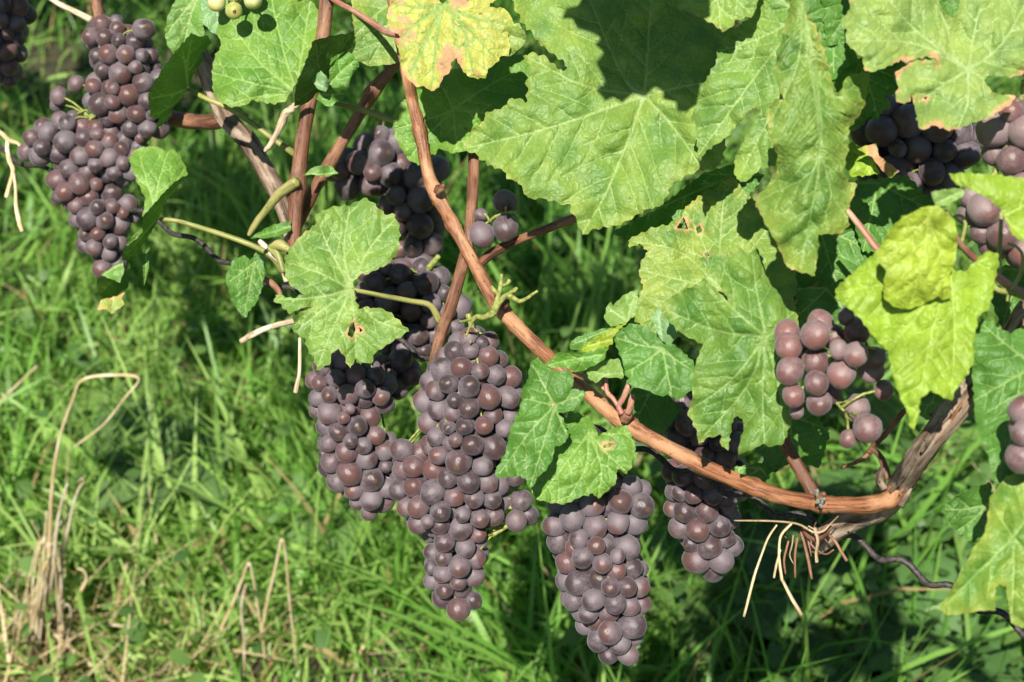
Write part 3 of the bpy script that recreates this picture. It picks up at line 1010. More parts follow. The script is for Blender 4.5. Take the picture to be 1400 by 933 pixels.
# small leaves around the node of the main cane
leaf(dict(o=[(826, 435), (830, 418), (835, 413), (838, 418), (852, 404), (873, 395), (871, 414), (868, 431), (856, 442), (835, 447)], c=(858, 440), v=[(870, 398), (832, 420)], dz=-0.03, t='pale', g=(0.1, -0.2), h=3.6, amp=1.2))
leaf([dict(o=[(790, 478), (825, 455), (857, 441), (847, 450), (838, 462), (837, 471), (808, 483)], c=(838, 465), v=[(795, 478)], dz=-0.05, t='gold', h=3.6, g=(0, -0.5), amp=1.5, per=8),
      dict(o=[(778, 471), (787, 462), (825, 449), (840, 448), (815, 466), (792, 479), (780, 478)], c=(835, 450), v=[(782, 472)], dz=-0.045, t='mid', h=3.6, g=(0, -0.3), amp=1.2),
      dict(o=[(744, 500), (763, 483), (777, 481), (797, 483), (832, 474), (825, 493), (797, 507), (787, 509), (773, 502), (756, 503)], c=(825, 485), v=[(750, 499)], dz=-0.05, t='fresh', h=3.6, g=(0.1, 0.5), amp=1.4)],
     'small yellow and green curled leaf')
leaf(dict(o=[(802, 504), (814, 490), (825, 494), (845, 490), (856, 510), (852, 517), (825, 516), (814, 524), (804, 517)], c=(826, 512), v=[(806, 505), (852, 510)], dz=-0.04, t='pale', h=3.6, amp=1.2, g=(0, -0.2)))
leaf(dict(o=[(722, 517), (725, 495), (735, 488), (746, 500), (756, 507), (780, 507), (785, 521), (780, 531), (797, 534), (801, 541), (783, 562), (763, 565), (773, 579), (778, 593), (773, 605), (758, 612),
             (756, 627), (746, 644), (737, 651), (725, 670), (718, 654), (708, 651), (681, 654), (677, 644), (691, 620), (698, 586), (711, 558), (713, 534)],
          c=(758, 555), v=[[(745, 600), (725, 665)], (798, 540), [(725, 590), (683, 648)], [(745, 530), (728, 498)], (775, 595), (715, 545)], dz=-0.075, t='mid', g=(0.05, -0.3), k=(2, 1.5, 0), amp=1.8, w=0.009, sec=20),
     pet=[(758, 555, 2.5, -0.072), (740, 545, 2.5, -0.07), (712, 536, 2.5, -0.06)], pmat=M_PINK)
leaf(dict(o=[(725, 665), (732, 682), (746, 686), (771, 690), (797, 678), (811, 675), (818, 682), (842, 661), (844, 641), (856, 648), (862, 642), (869, 610), (857, 582), (845, 582), (818, 596), (808, 572), (780, 562), (762, 590), (735, 640)],
          c=(805, 592), v=[[(800, 640), (774, 687)], (856, 645), (862, 592), (738, 680), [(822, 640), (818, 680)]], dz=-0.045, t='fresh', y=0.1, g=(0.0, -0.3), k=(1.5, 1.5, 0), amp=1.8, w=0.008, sec=20,
          holes=[[(823, 610), (832, 606), (839, 607), (833, 612), (826, 613)]]))
# leaf with torn lobes in front of the middle bunches
leaf(dict(o=[(389, 353), (400, 336), (413, 321), (431, 308), (431, 293), (441, 288), (460, 282), (478, 281), (498, 271), (510, 277), (525, 293), (540, 294), (546, 311), (546, 333), (543, 348), (530, 361), (510, 371),
             (493, 376), (484, 383), (483, 393), (486, 408), (490, 422), (510, 421), (525, 423), (543, 436), (559, 453), (535, 468), (512, 483), (510, 494), (500, 497), (485, 491), (479, 504), (470, 486), (463, 477),
             (455, 481), (450, 499), (433, 506), (430, 491), (420, 476), (417, 463), (402, 455), (400, 434), (412, 426), (431, 419), (410, 422), (396, 430), (382, 415), (375, 413), (377, 403), (400, 408), (417, 403), (408, 398), (395, 388), (390, 375)],
          c=(480, 396), v=[[(440, 375), (392, 358)], [(470, 340), (478, 284)], [(505, 340), (540, 300)], [(440, 425), (405, 453)], [(484, 440), (487, 488)], [(510, 435), (552, 452)], [(455, 450), (434, 502)], (380, 410), [(450, 340), (434, 300)]],
          dz=-0.06, g=(0.05, -0.28), k=(1.8, 1.4, 0.5), t='light', y=0.12, b=0.06, amp=2.2, per=12, w=0.009, vw=1.2, sec=26,
          holes=[[(478, 446), (484, 440), (486, 452), (481, 462), (475, 458)], [(491, 447), (496, 452), (492, 455)]]),
     'pale green leaf with torn brown-edged lobes and holes',
     pet=[(481, 396, 3.2, -0.058), (520, 404, 3.5, -0.04), (562, 412, 4, -0.02), (588, 418, 4.5, -0.008), (601, 440, 5, 0.0)])
# top left leaves
leaf(dict(o=[(291, 92), (290, 105), (292, 130), (305, 142), (317, 147), (335, 144), (345, 137), (372, 142), (390, 139), (402, 118), (415, 92), (427, 57), (450, 47), (442, 37), (436, 15), (422, -3), (407, 3), (400, -10), (390, -30), (340, -40),
             (305, -25), (300, 10), (297, 45), (303, 62), (294, 78)],
          c=(404, 126), v=[[(350, 115), (293, 100)], [(350, 80), (301, 5)], [(385, 60), (365, -30)], [(415, 60), (424, 2)], (312, 142), (350, 138)], dz=-0.02, t='fresh', y=0.12, b=0.04, g=(-0.05, -0.25), k=(1.5, 1.5, 0), amp=1.8, w=0.008, vw=1.1,
          sec=24))
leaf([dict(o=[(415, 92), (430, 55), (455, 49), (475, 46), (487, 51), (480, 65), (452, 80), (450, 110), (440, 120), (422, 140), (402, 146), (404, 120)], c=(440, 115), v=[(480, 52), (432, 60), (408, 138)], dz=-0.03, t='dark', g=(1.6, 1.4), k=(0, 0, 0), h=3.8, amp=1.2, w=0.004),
      dict(o=[(451, 80), (462, 75), (475, 70), (485, 78), (491, 91), (479, 107), (477, 120), (470, 135), (450, 146), (445, 145), (432, 135), (437, 125), (450, 115)], c=(440, 130), v=[(485, 82), (470, 128)], dz=-0.035, t='fresh', g=(0, -0.1), h=3.8, amp=1.2),
      dict(o=[(412, 99), (432, 91), (442, 100), (452, 113), (445, 126), (435, 122), (425, 110)], c=(445, 122), v=[(416, 98)], dz=-0.04, t='blue', g=(0, 0), h=3.4, amp=0.6)],
     'crumpled folded leaf with dark underside showing',
     pet=[(447, 138, 4, -0.03), (463, 142, 4, -0.02), (500, 152, 4.5, 0.0), (540, 166, 4.5, 0.005), (560, 174, 4.5, 0.0), (574, 182, 4.5, -0.005)])
leaf(dict(o=[(537, -15), (537, 0), (529, 20), (531, 32), (533, 42), (545, 47), (547, 54), (542, 60), (547, 75), (549, 95), (556, 107), (570, 119), (580, 118), (590, 125), (600, 120), (606, 105), (615, 99), (617, 85), (624, 79), (630, 92),
             (639, 104), (650, 107), (664, 107), (667, 95), (680, 85), (685, 77), (696, 77), (697, 60), (695, 47), (704, 35), (697, 20), (690, 12), (670, 10), (670, 4), (692, -5), (680, -30), (640, -35), (615, -5), (606, 6), (595, -5), (570, -35)],
          c=(605, 8), v=[[(596, 60), (590, 120)], [(630, 32), (648, 104)], [(560, 40), (545, 62)], [(650, 25), (700, 35)], [(632, 32), (678, 80)], [(570, 10), (540, 5)], (650, -25), [(575, 70), (560, 105)]],
          dz=-0.06, g=(0.05, -0.25), k=(1.8, 1.5, 0), t='yellow', b=2.6, amp=1.3, per=9, w=0.008, vw=1.9, sec=20, holes=[]),
     'yellow leaf with green veins and scorched pinkish-brown rim',
     pet=[(430, -25, 4, 0.0), (457, 0, 4, -0.01), (485, 16, 4, -0.02), (510, 32, 4.5, -0.03), (528, 44, 5, -0.045), (545, 48, 4.5, -0.055)], pmat=M_PINK)
leaf(dict(o=[(480, -15), (482, 25), (485, 45), (486, 62), (481, 77), (492, 85), (507, 91), (542, 87), (565, 70), (565, -10), (520, -30)], c=(540, 0), v=[(505, 88), (485, 50), (540, 85)], dz=0.0, t='light', y=0.3, g=(0, -0.25), amp=1.5))
leaf(dict(o=[(710, 32), (720, 50), (717, 60), (710, 67), (697, 78), (675, 70), (690, 35)], c=(690, 50), v=[(717, 55)], dz=-0.04, t='pale', y=0.3, h=3.6, amp=1))
leaf(dict(o=[(540, 150), (552, 137), (562, 130), (590, 110), (620, 95), (670, 86), (695, 76), (722, 76), (735, 120), (730, 170), (690, 200), (650, 205), (632, 207), (620, 210), (605, 205), (600, 203), (595, 212), (588, 213), (572, 226), (557, 217),
             (545, 197), (540, 185), (537, 172)],
          c=(620, 150), v=[(545, 175), (560, 215), (625, 205), (700, 100), (725, 150), (600, 112)], dz=0.005, t='fresh', y=0.1, g=(0, -0.25), amp=2.0, w=0.008))
leaf([dict(o=[(202, 135), (206, 122), (225, 90), (245, 65), (256, 52), (262, 45), (270, 50), (285, 49), (289, 60), (276, 72), (277, 85), (270, 92), (262, 107), (257, 120), (245, 140), (238, 146), (228, 165), (212, 178), (218, 162), (206, 160), (205, 147)],
           c=(257, 122), v=[(206, 134), (250, 70), [(235, 145), (207, 159)], (262, 55)], dz=-0.03, t='mid', g=(2.3, 1.5), k=(0, 0, 0), h=3.8, amp=1.4, per=9, w=0.004)],
     'leaf turned edge-on showing its dark underside',
     pet=[(257, 122, 3.2, -0.03), (282, 135, 3.6, -0.03), (320, 152, 4, -0.02), (360, 180, 4, -0.005), (385, 198, 4.5, 0.0), (404, 212, 5, 0.01)], pmat=M_PETI)
leaf(dict(o=[(225, 42), (230, 20), (240, 0), (250, -20), (285, -15), (278, 30), (279, 52), (262, 82), (237, 74), (228, 60)], c=(270, -5), v=[(230, 45), (250, 75)], dz=0.0, t='light', g=(0, -0.2), amp=1.2))
leaf(dict(o=[(274, -5), (305, -10), (306, 20), (313, 39), (297, 49), (286, 41), (277, 32)], c=(290, -5), v=[(300, 45)], dz=-0.01, t='blue', g=(0, -0.2), amp=1.2, h=3.6))
leaf([dict(o=[(176, 217), (185, 205), (195, 201), (215, 201), (225, 207), (235, 204), (243, 210), (252, 225), (257, 238), (240, 248), (225, 263), (207, 283), (195, 297), (199, 272), (190, 253), (181, 234)], c=(212, 285), v=[(190, 210), (230, 208), (252, 232)], dz=-0.05,
           t='fresh', g=(0.2, -0.3), y=0.1, amp=1.6, w=0.006, h=3.8),
      dict(o=[(257, 239), (237, 263), (225, 278), (217, 300), (205, 320), (190, 343), (175, 356), (166, 355), (172, 338), (185, 328), (195, 318), (195, 298), (207, 283), (225, 263), (240, 248)], c=(217, 298), v=[(252, 243), (172, 350)], dz=-0.045,
           t='mid', g=(2.0, 1.6), k=(0, 0, 0), h=3.8, amp=1.0, w=0.003),
      dict(o=[(172, 336), (182, 322), (194, 312), (196, 322), (187, 334)], c=(194, 320), v=[(175, 335)], dz=-0.048, t='light', h=3.4, amp=0.6),
      dict(o=[(137, 376), (150, 368), (167, 356), (170, 368), (164, 387), (150, 381)], c=(168, 360), v=[(140, 377)], dz=-0.045, t='light', h=3.4, amp=0.8),
      dict(o=[(132, 380), (150, 381), (164, 387), (178, 358), (176, 392), (160, 404), (140, 408), (134, 400)], c=(170, 365), v=[(138, 400)], dz=-0.035, t='mid', g=(1.8, 1.4), k=(0, 0, 0), h=3.6, amp=0.8),
      dict(o=[(138, 410), (150, 408), (162, 404), (171, 400), (166, 409), (170, 417), (160, 424), (152, 430), (145, 423), (133, 424)], c=(155, 408), v=[(152, 428)], dz=-0.04, t='pale', y=0.5, b=0.4, h=3.2, amp=0.8),
      dict(o=[(195, 340), (205, 338), (203, 370), (197, 391), (195, 365)], c=(200, 340), v=[(198, 386)], dz=-0.035, t='mid', g=(0.3, 0), h=3.4, amp=0.5)],
     'folded leaf with ragged pale tip beside the left bunch',
     pet=[(219, 300, 3, -0.045), (240, 302, 3.2, -0.04), (262, 308, 3.6, -0.03), (325, 328, 4, -0.015), (368, 348, 4.5, 0.0), (388, 372, 5, 0.01)])
leaf(dict(o=[(310, 373), (320, 355), (335, 349), (342, 357), (350, 345), (360, 358), (362, 375), (357, 398), (350, 415), (342, 424), (335, 435), (325, 425), (315, 405), (309, 385)], c=(348, 358), v=[(334, 430), (313, 385), (358, 385)], dz=-0.02, t='mid', g=(0.1, -0.25), h=3.6, amp=1.6, per=8,
          sec=14))
leaf(dict(o=[(342, 326), (350, 320), (372, 308), (397, 302), (398, 315), (390, 320), (367, 326)], c=(397, 310), v=[(347, 324)], dz=-0.01, t='mid', g=(0.3, -0.6), h=3.6, amp=1.0))
leaf(dict(o=[(414, 240), (430, 228), (450, 226), (463, 237), (445, 242), (430, 239)], c=(418, 238), v=[(460, 236)], dz=-0.01, t='light', g=(0.1, -0.4), h=3.6, amp=1.0))

# --- canes and older wood
def cane(pts, mat=M_CANE, name='cane', label=None, dz=0.0, **kw):
    kw.setdefault('sides', 14)
    kw.setdefault('n_per', 8)
    o = tube(name, rows(pts, dz), mat, VINE, **kw)
    if label: o['label'] = label
    return o


cane([(530, -40, 8, 0.0), (545, 40, 8, -0.005), (556, 100, 8, -0.01), (563, 135, 8), (571, 168, 8), (579, 205, 8.2), (587, 243, 9), (598, 268, 11), (607, 285, 9), (622, 313, 8.6), (645, 355, 8.6), (668, 397, 10), (684, 420, 12),
      (700, 440, 10.5), (740, 480, 10), (790, 526, 10), (832, 562, 11), (853, 576, 14), (872, 590, 11.5), (905, 608, 11), (960, 637, 11), (1020, 662, 11), (1070, 680, 11), (1112, 688, 11.5), (1124, 690, 13), (1140, 690, 11.5), (1180, 691, 12), (1214, 684, 13),
      (1234, 664, 14)], M_CANE, label='long orange-brown cane arching across the whole picture', dz=-0.015, lump=0.22, nodes=((0.21, 0.3), (0.335, 0.3), (0.56, 0.35), (0.83, 0.15)))
for (x, y, s) in ((598, 262, 1), (686, 420, 1), (853, 572, 1.2), (1120, 682, 0.8)):
    a = P(x, y, D0(x) - 0.024)
    b = P(x + 9 * s, y - 9 * s, D0(x) - 0.03)
    tube('bud', [(a.x, a.y, a.z, 0.0026 * s), ((a.x + b.x) / 2, (a.y + b.y) / 2, (a.z + b.z) / 2, 0.0024 * s), (b.x, b.y, b.z, 0.0009)], M_CANE2, VINE, sides=12, lump=0.5)
cane([(452, -40, 10), (447, 0, 10), (442, 45, 10), (434, 95, 10), (423, 140, 10), (414, 190, 10), (408, 240, 11), (405, 262, 12), (404, 290, 10), (402, 335, 9.5), (398, 370, 9)], M_CANE2, nodes=((0.72, 0.25),))
cane([(560, 55, 8), (537, 92, 8), (522, 110, 8.5), (508, 128, 11), (500, 142, 9), (480, 175, 8), (463, 203, 8.5), (452, 222, 9.5), (435, 250, 8.5), (415, 290, 8), (400, 320, 8)], M_CANE2, dz=0.02)
cane([(650, 150, 8, 0.05), (649, 190, 8, 0.035), (648, 215, 8, 0.025), (645, 285, 8, 0.008), (640, 330, 8.5), (630, 372, 8.5), (616, 420, 8.5), (602, 460, 8), (590, 505, 7), (580, 530, 6), (572, 546, 4)], M_CANE2, dz=0.0)
cane([(655, 362, 6), (672, 347, 7), (700, 332, 6), (745, 314, 6), (790, 297, 6), (850, 275, 6)], M_CANE2, dz=0.01)
cane([(255, 40, 12), (280, 90, 12), (305, 155, 12), (338, 193, 12.5), (362, 232, 12.5), (385, 275, 12), (396, 305, 12), (402, 345, 11)], M_WOOD, 'old_branch', dz=0.05, ridges=3.0, sides=26, lump=0.1)
cane([(215, 160, 9), (245, 164, 10), (275, 167, 10), (302, 163, 11), (312, 150, 10)], M_CANE2, 'old_branch', dz=0.075, ridges=2.5, sides=20)  # dark brown bark stands in for the shade on this stub
cane([(1068, 596, 9), (1080, 618, 9), (1092, 640, 9), (1106, 664, 9), (1118, 688, 10)], M_CANE2, dz=0.0)
cane([(1153, 282, 4), (1160, 290, 4), (1180, 315, 4.5), (1199, 340, 4.5), (1225, 365, 4.5)], M_PINK, dz=-0.02)
# thick gnarled arm and trunk
tk = rows([(1110, 748, 13, 0.02), (1135, 728, 15, 0.02), (1165, 710, 16, 0.015), (1195, 698, 17, 0.01), (1222, 678, 17), (1238, 652, 16, -0.015), (1256, 624, 16, -0.035), (1275, 597, 17, -0.045), (1296, 570, 19, -0.045), (1318, 543, 20, -0.03), (1345, 510, 22), (1390, 465, 26), (1440, 425, 28)], -0.005)
end = Vector(tk[-1][:3])
tk += [(end.x + 0.05, end.y - 0.01, end.z - 0.03, 0.012), (BASE.x - 0.02, BASE.y, end.z - 0.22, 0.014), (BASE.x, BASE.y, 0.2, 0.018), (BASE.x, BASE.y, -0.03, 0.023)]
tr = tube('trunk', tk, M_WOOD, VINE, sides=40, n_per=10, ridges=3.6, lump=0.14)
tr['label'] = 'thick gnarled woody arm with peeling grey-brown bark'
for pts in ([(1292, 552, 4, -0.02), (1284, 562, 5, -0.025), (1276, 568, 3, -0.025), (1270, 566, 1.5, -0.025)], [(1208, 668, 6, -0.02), (1202, 655, 6, -0.022), (1206, 640, 4, -0.02)],
            [(1232, 690, 5, -0.015), (1240, 678, 4, -0.02), (1246, 668, 2, -0.02)]):
    cane(pts, M_WOOD, 'bark_spur', sides=10, lump=0.4)
# peeling strips of bark on the arm
for k, (x0, y0, x1, y1, off) in enumerate(((1222, 672, 1268, 600, -9), (1232, 668, 1292, 572, 3), (1226, 680, 1262, 632, 10), (1262, 610, 1312, 545, -8), (1266, 622, 1310, 560, 9), (1240, 640, 1300, 560, -2))):
    nx, ny = (y1 - y0), -(x1 - x0)
    L_ = math.hypot(nx, ny)
    pts = []
    for j in range(6):
        t_ = j / 5
        lift = 0.004 * (t_ ** 3 if k % 2 else (1 - t_) ** 3)
        wob = 1.6 * math.sin(5 * t_ + k)
        pts.append((x0 + (x1 - x0) * t_ + nx / L_ * (off + wob), y0 + (y1 - y0) * t_ + ny / L_ * (off + wob), 3.4 - 1.6 * abs(t_ - 0.5), -0.020 - 0.038 * min(1, max(0, (x0 + (x1 - x0) * t_ - 1228) / 40)) + abs(off) * 0.00035 - lift))
    cane(pts, M_WOOD if k % 3 else M_CANE, 'bark_strip', sides=8, flat=0.5, lump=0.5)
for k in range(16):
    a_ = rr0.uniform(0, 6.28)
    x, y = 1118 + 9 * math.cos(a_) * rr0.random(), 684 + 13 * math.sin(a_) * rr0.random()
    cane([(x, y, 1.2), (x + rr0.uniform(-2, 2), y - 2.5, 2.4), (x + rr0.uniform(-3, 3), y - 5, 0.8)], M_LICH, 'lichen', dz=-0.027, sides=6, n_per=2, lump=0.6)
# thin green shoot bits, tendrils and dry twigs
cane([(340, 322, 2.5), (346, 312, 4.5), (354, 300, 5), (367, 284, 5.5), (381, 266, 7), (392, 258, 7.5), (406, 248, 8)], M_PETI, 'side_shoot', dz=-0.01)
cane([(388, 372, 4), (380, 350, 5), (372, 338, 7), (383, 335, 8), (396, 342, 4)], M_PETI, 'bud', dz=-0.01)
cane([(362, 207, 2), (368, 200, 3.5), (377, 185, 4), (384, 170, 5), (390, 156, 5), (398, 150, 5), (407, 142, 4), (418, 134, 3)], M_PALE, 'dry_twig', dz=-0.02, lump=0.4)
cane([(330, 467, 4), (345, 458, 4.5), (362, 450, 4), (385, 443, 4), (405, 438, 4)], M_PALE, 'dry_twig', dz=-0.02, lump=0.15)
cane([(410, 462, 2.2), (410, 490, 2.5), (409, 512, 2.5), (406, 527, 3.2), (404, 537, 3.2)], M_PALE, 'dry_twig', dz=-0.02)
cane([(355, 330, 3.5), (370, 345, 5), (385, 360, 5), (392, 385, 4)], M_PALE, 'dry_twig', dz=0.0)
cane([(362, 382, 4), (372, 388, 4.5), (382, 400, 4), (384, 412, 3)], M_CANE2, 'dry_twig', dz=0.0)
multi = [[(735, 398, 2), (712, 412, 3), (695, 404, 3.5), (684, 412, 4.5), (674, 428, 5), (662, 434, 4.5), (650, 434, 3.5), (643, 446, 2), (637, 460, 1.4)], [(674, 428, 4), (681, 405, 3.5), (685, 388, 3.2), (686, 375, 2.2)],
         [(684, 392, 2.5), (693, 388, 3), (697, 383, 3)], [(682, 404, 2.5), (675, 396, 3), (672, 392, 2.6)], [(650, 434, 2.5), (640, 438, 2.0), (628, 440, 1.2)], [(690, 405, 2.5), (702, 398, 3.2), (707, 394, 2.4)]]
cane([(130, -35, 7), (131, -5, 7), (134, 14, 7), (137, 26, 8)], M_CANE2, 'cane', dz=-0.006)
multi_tube('flower_stub', [rows(m, -0.035) for m in multi], M_RACH, VINE, sides=8, lump=0.3)
multi_tube('tendril', [rows(m, -0.075) for m in ([(1303, 299, 2), (1310, 295, 2.2), (1317, 298, 2.4), (1320, 308, 2.6), (1316, 326, 2.8), (1312, 338, 3)],)], M_RACH, VINE, sides=8)
multi_tube('tendril', [rows(m, -0.05) for m in ([(1369, 290, 3), (1368, 320, 3.2), (1366, 345, 3.6), (1364, 376, 4.5)], [(1378, 333, 2), (1390, 338, 2.2), (1398, 350, 2.4), (1396, 371, 2.6), (1386, 390, 2.8), (1380, 402, 3), (1377, 412, 2)],
                                                [(1355, 372, 3), (1362, 395, 4), (1390, 402, 5), (1430, 420, 5)])], M_PETI, VINE, sides=8)
multi_tube('side_shoot', [rows(m, -0.03) for m in ([(850, 566, 4.5), (846, 556, 4), (852, 545, 4), (860, 527, 4.5)], [(858, 566, 4), (863, 550, 4.5), (865, 540, 3.5)], [(848, 560, 3), (838, 545, 3.5), (830, 536, 3.5), (828, 515, 2.8)],
                                                   [(838, 545, 2.4), (825, 531, 2.6), (800, 516, 2.4), (782, 508, 2.2)])], M_PINK, VINE, sides=8, lump=0.15)
multi_tube('dry_tendril', [rows(m, 0.0) for m in ([(-30, 160, 3), (0, 181, 3), (12, 192, 3.4), (24, 196, 2.6), (33, 206, 2.2)], [(11, 191, 3), (10, 205, 3), (13, 220, 3.2), (18, 234, 3), (14, 250, 3), (9, 270, 3.4)],
                                                  [(17, 230, 2.4), (21, 255, 2.2), (22, 283, 2.8), (26, 303, 3.4), (30, 317, 2.6)])], M_STRAW, VINE, sides=8, lump=0.3)
cane([(55, -12, 3.6), (80, 5, 3.8), (100, 15, 4), (118, 24, 4.5), (124, 27, 5)], M_PALE, 'dry_twig', dz=-0.01)
multi_tube('old_stalk', [rows(m, -0.01) for m in ([(1242, 556, 4), (1228, 572, 4), (1212, 592, 4), (1196, 608, 4), (1188, 620, 4)], [(1190, 612, 4), (1202, 622, 4.5), (1210, 640, 5), (1215, 655, 5)], [(1150, 640, 1.8), (1166, 634, 2.6), (1182, 626, 3), (1192, 614, 3)],
                                                  [(1198, 606, 3), (1190, 600, 3), (1176, 598, 3)])], M_CANE2, VINE, sides=8, lump=0.3)

# ------------------------------------------------------------------ canopy of the same vine, continuing above and left of the picture
def generic_leaf(seed):
    rng = np.random.default_rng(seed)
    lob = [(0, 1.0), (28, 0.62), (52, 0.92), (84, 0.60), (112, 0.78), (150, 0.62), (172, 0.35), (180, 0.12)]
    full = lob + [(360 - a, r) for a, r in reversed(lob[1:-1])]
    o = []
    for a, r in full:
        a2, r2 = math.radians(a + rng.uniform(-4, 4)), r * rng.uniform(0.9, 1.1) * 170
        o.append((math.sin(a2) * r2, -math.cos(a2) * r2))
    tips = [(math.sin(math.radians(a)) * r * 160, -math.cos(math.radians(a)) * r * 160) for a, r in ((0, 1), (52, .9), (112, .75), (-52, .9), (-112, .75))]
    pts, tri, vd, vr, ed, hd = leaf_geometry(o, (0, 0), tips, 15.0, rng, 8, 28, (), 60, 2.2)
    k = 0.075 / 170
    x, y = pts[:, 0] * k, -pts[:, 1] * k
    z = -4.5 * (x * x + y * y) + 0.012 * nz(pts, 1 / 90.0, seed) + 0.0015 * (1 - np.exp(-vr / 12))
    col, vc, dry = leaf_colors(pts * 0.4, ed * 0.4, hd, ['mid', 'fresh', 'light'][seed % 3], rng, 0.03, 0.12)
    me = mesh_from('leaf', np.stack([x, y, z], 1), [tuple(int(i) for i in q) for q in tri])
    fattr(me, 'vd', np.minimum(vd, 12)); fattr(me, 'dry', dry)
    cattr(me, 'col', col); cattr(me, 'vcol', np.repeat(vc[None], len(pts), 0))
    vattr(me, 'luv', np.stack([x + seed, y, z * 0], 1))
    me.materials.append(M_LEAF)
    return me


GEN = [generic_leaf(s) for s in (3, 4, 5)]
ROW0, ROWD = Vector((0.0, 0.76, 0)), Vector((0.80, -0.60, 0)).normalized()
ROWN = Vector((-0.60, -0.80, 0))
rr = random.Random(11)


def place_leaf(pos, facing, roll, size):
    q = facing.to_track_quat('Z', 'Y') @ Matrix.Rotation(roll, 3, 'Z').to_quaternion()
    o = bpy.data.objects.new('leaf', rr.choice(GEN))
    link(o, VINE, pos)
    o.rotation_mode = 'QUATERNION'
    o.rotation_quaternion = q
    o.scale = (size,) * 3


n_can = 0
for _ in range(900):
    s = rr.uniform(-1.9, 0.75)
    z = rr.uniform(0.80, 2.05)
    pos = ROW0 + ROWD * s + ROWN * -(0.03 + abs(rr.gauss(0.03, 0.06))) + Vector((0, 0, z))
    q = to_px(pos)
    if q is None or q[2] < 0.35: continue
    m = 0.095 / q[2] * FPX
    if -m < q[0] < 1400 + m and -m < q[1] < 933 + m: continue
    if q[1] > 500 or q[0] > 1500 or (q[0] > 1150 and q[1] > -350): continue
    bad = False
    for k in range(1, 26):
        r_ = to_px(pos - SUN * (0.02 * k))
        if r_ and -70 < r_[0] < 1470 and -70 < r_[1] < 1000 and D0(r_[0]) - 0.14 < r_[2] < D0(r_[0]) + 0.02:
            bad = True
    if bad: continue
    place_leaf(pos, Vector((ROWN.x + rr.gauss(0, .35), ROWN.y + rr.gauss(0, .35), 0.7 + rr.gauss(0, .35))), rr.uniform(0, 6.28), rr.uniform(0.75, 1.25))
    n_can += 1
    if n_can >= 150: break
print('canopy leaves', n_can)
# the shoot leaf that throws the big shadow on the top centre leaf
def shade_leaf(px, py, L, size, roll, dz=0.0, facing=None):
    p = P(px, py, D0(px) + dz) + SUN * L
    place_leaf(p, facing or (SUN + Vector((rr.gauss(0, .2), rr.gauss(0, .2), rr.gauss(0, .2)))), roll, size)
    print('shade leaf', [round(v) for v in to_px(p)[:2]], round(to_px(p)[2], 2))


shade_leaf(918, 22, 0.27, 0.85, 2.6, 0.0, SUN)
shade_leaf(955, -30, 0.27, 0.8, 1.0, 0.0, SUN)
shade_leaf(10, 40, 0.2, 0.9, 1.0, 0.03)  # unseen leaf added to shade the top left corner bunch
shade_leaf(582, 300, 0.55, 0.40, 0.5, 0.16)  # small unseen leaf added to darken the bunch behind the cane

def ground_shade(px, py, z, size):
    g = ground_pt(px, py)
    p = g + SUN * (z / SUN.z)
    q = to_px(p)
    if -90 < q[0] < 1490 and -90 < q[1] < 1020:
        print('in view', px, py, q)
        return
    place_leaf(p, SUN + Vector((rr.gauss(0, .3), rr.gauss(0, .3), rr.gauss(0, .3))), rr.uniform(0, 6.28), size)


for a_ in ((225, 600, 0.72, 0.55), (290, 640, 0.68, 0.6), (215, 660, 0.66, 0.5), (320, 590, 0.72, 0.45), (300, 430, 0.95, 0.6), (350, 480, 0.93, 0.6), (420, 500, 0.9, 0.6), (400, 430, 0.97, 0.5)):
    ground_shade(*a_)

# ------------------------------------------------------------------ grape bunches
def unit_grape(seed):
    rng = random.Random(seed)
    nu, nv = 22, 15
    co, f = [(0, 0, -1.0)], []
    for j in range(1, nv):
        th = math.pi * j / nv
        for i in range(nu):
            ph = 2 * math.pi * i / nu
            p = Vector((math.sin(th) * math.cos(ph), math.sin(th) * math.sin(ph), -math.cos(th)))
            p *= 1 + 0.075 * noise.noise(p * 1.25 + Vector((seed * 9.1, 0, 0))) + 0.008 * noise.noise(p * 4 + Vector((0, seed * 5.0, 0)))
            co.append(tuple(p))
    co.append((0, 0, 1.035))
    for i in range(nu):
        f.append((0, 1 + (i + 1) % nu, 1 + i))
        for j in range(nv - 2):
            a = 1 + j * nu
            f.append((a + i, a + (i + 1) % nu, a + nu + (i + 1) % nu, a + nu + i))
        a = 1 + (nv - 2) * nu
        f.append((a + i, a + (i + 1) % nu, len(co) - 1))
    return co, f


GM, GMG, GMP = [], [], []
for s in range(5):
    co, f = unit_grape(s + 1)
    me = mesh_from('grape', co, f); me.materials.append(M_GRAPE); GM.append(me)
    me = mesh_from('pink_grape', co, f); me.materials.append(M_PINKG); GMP.append(me)
    if s < 2:
        me = mesh_from('unripe_grape', co, f); me.materials.append(M_GREEN); GMG.append(me)


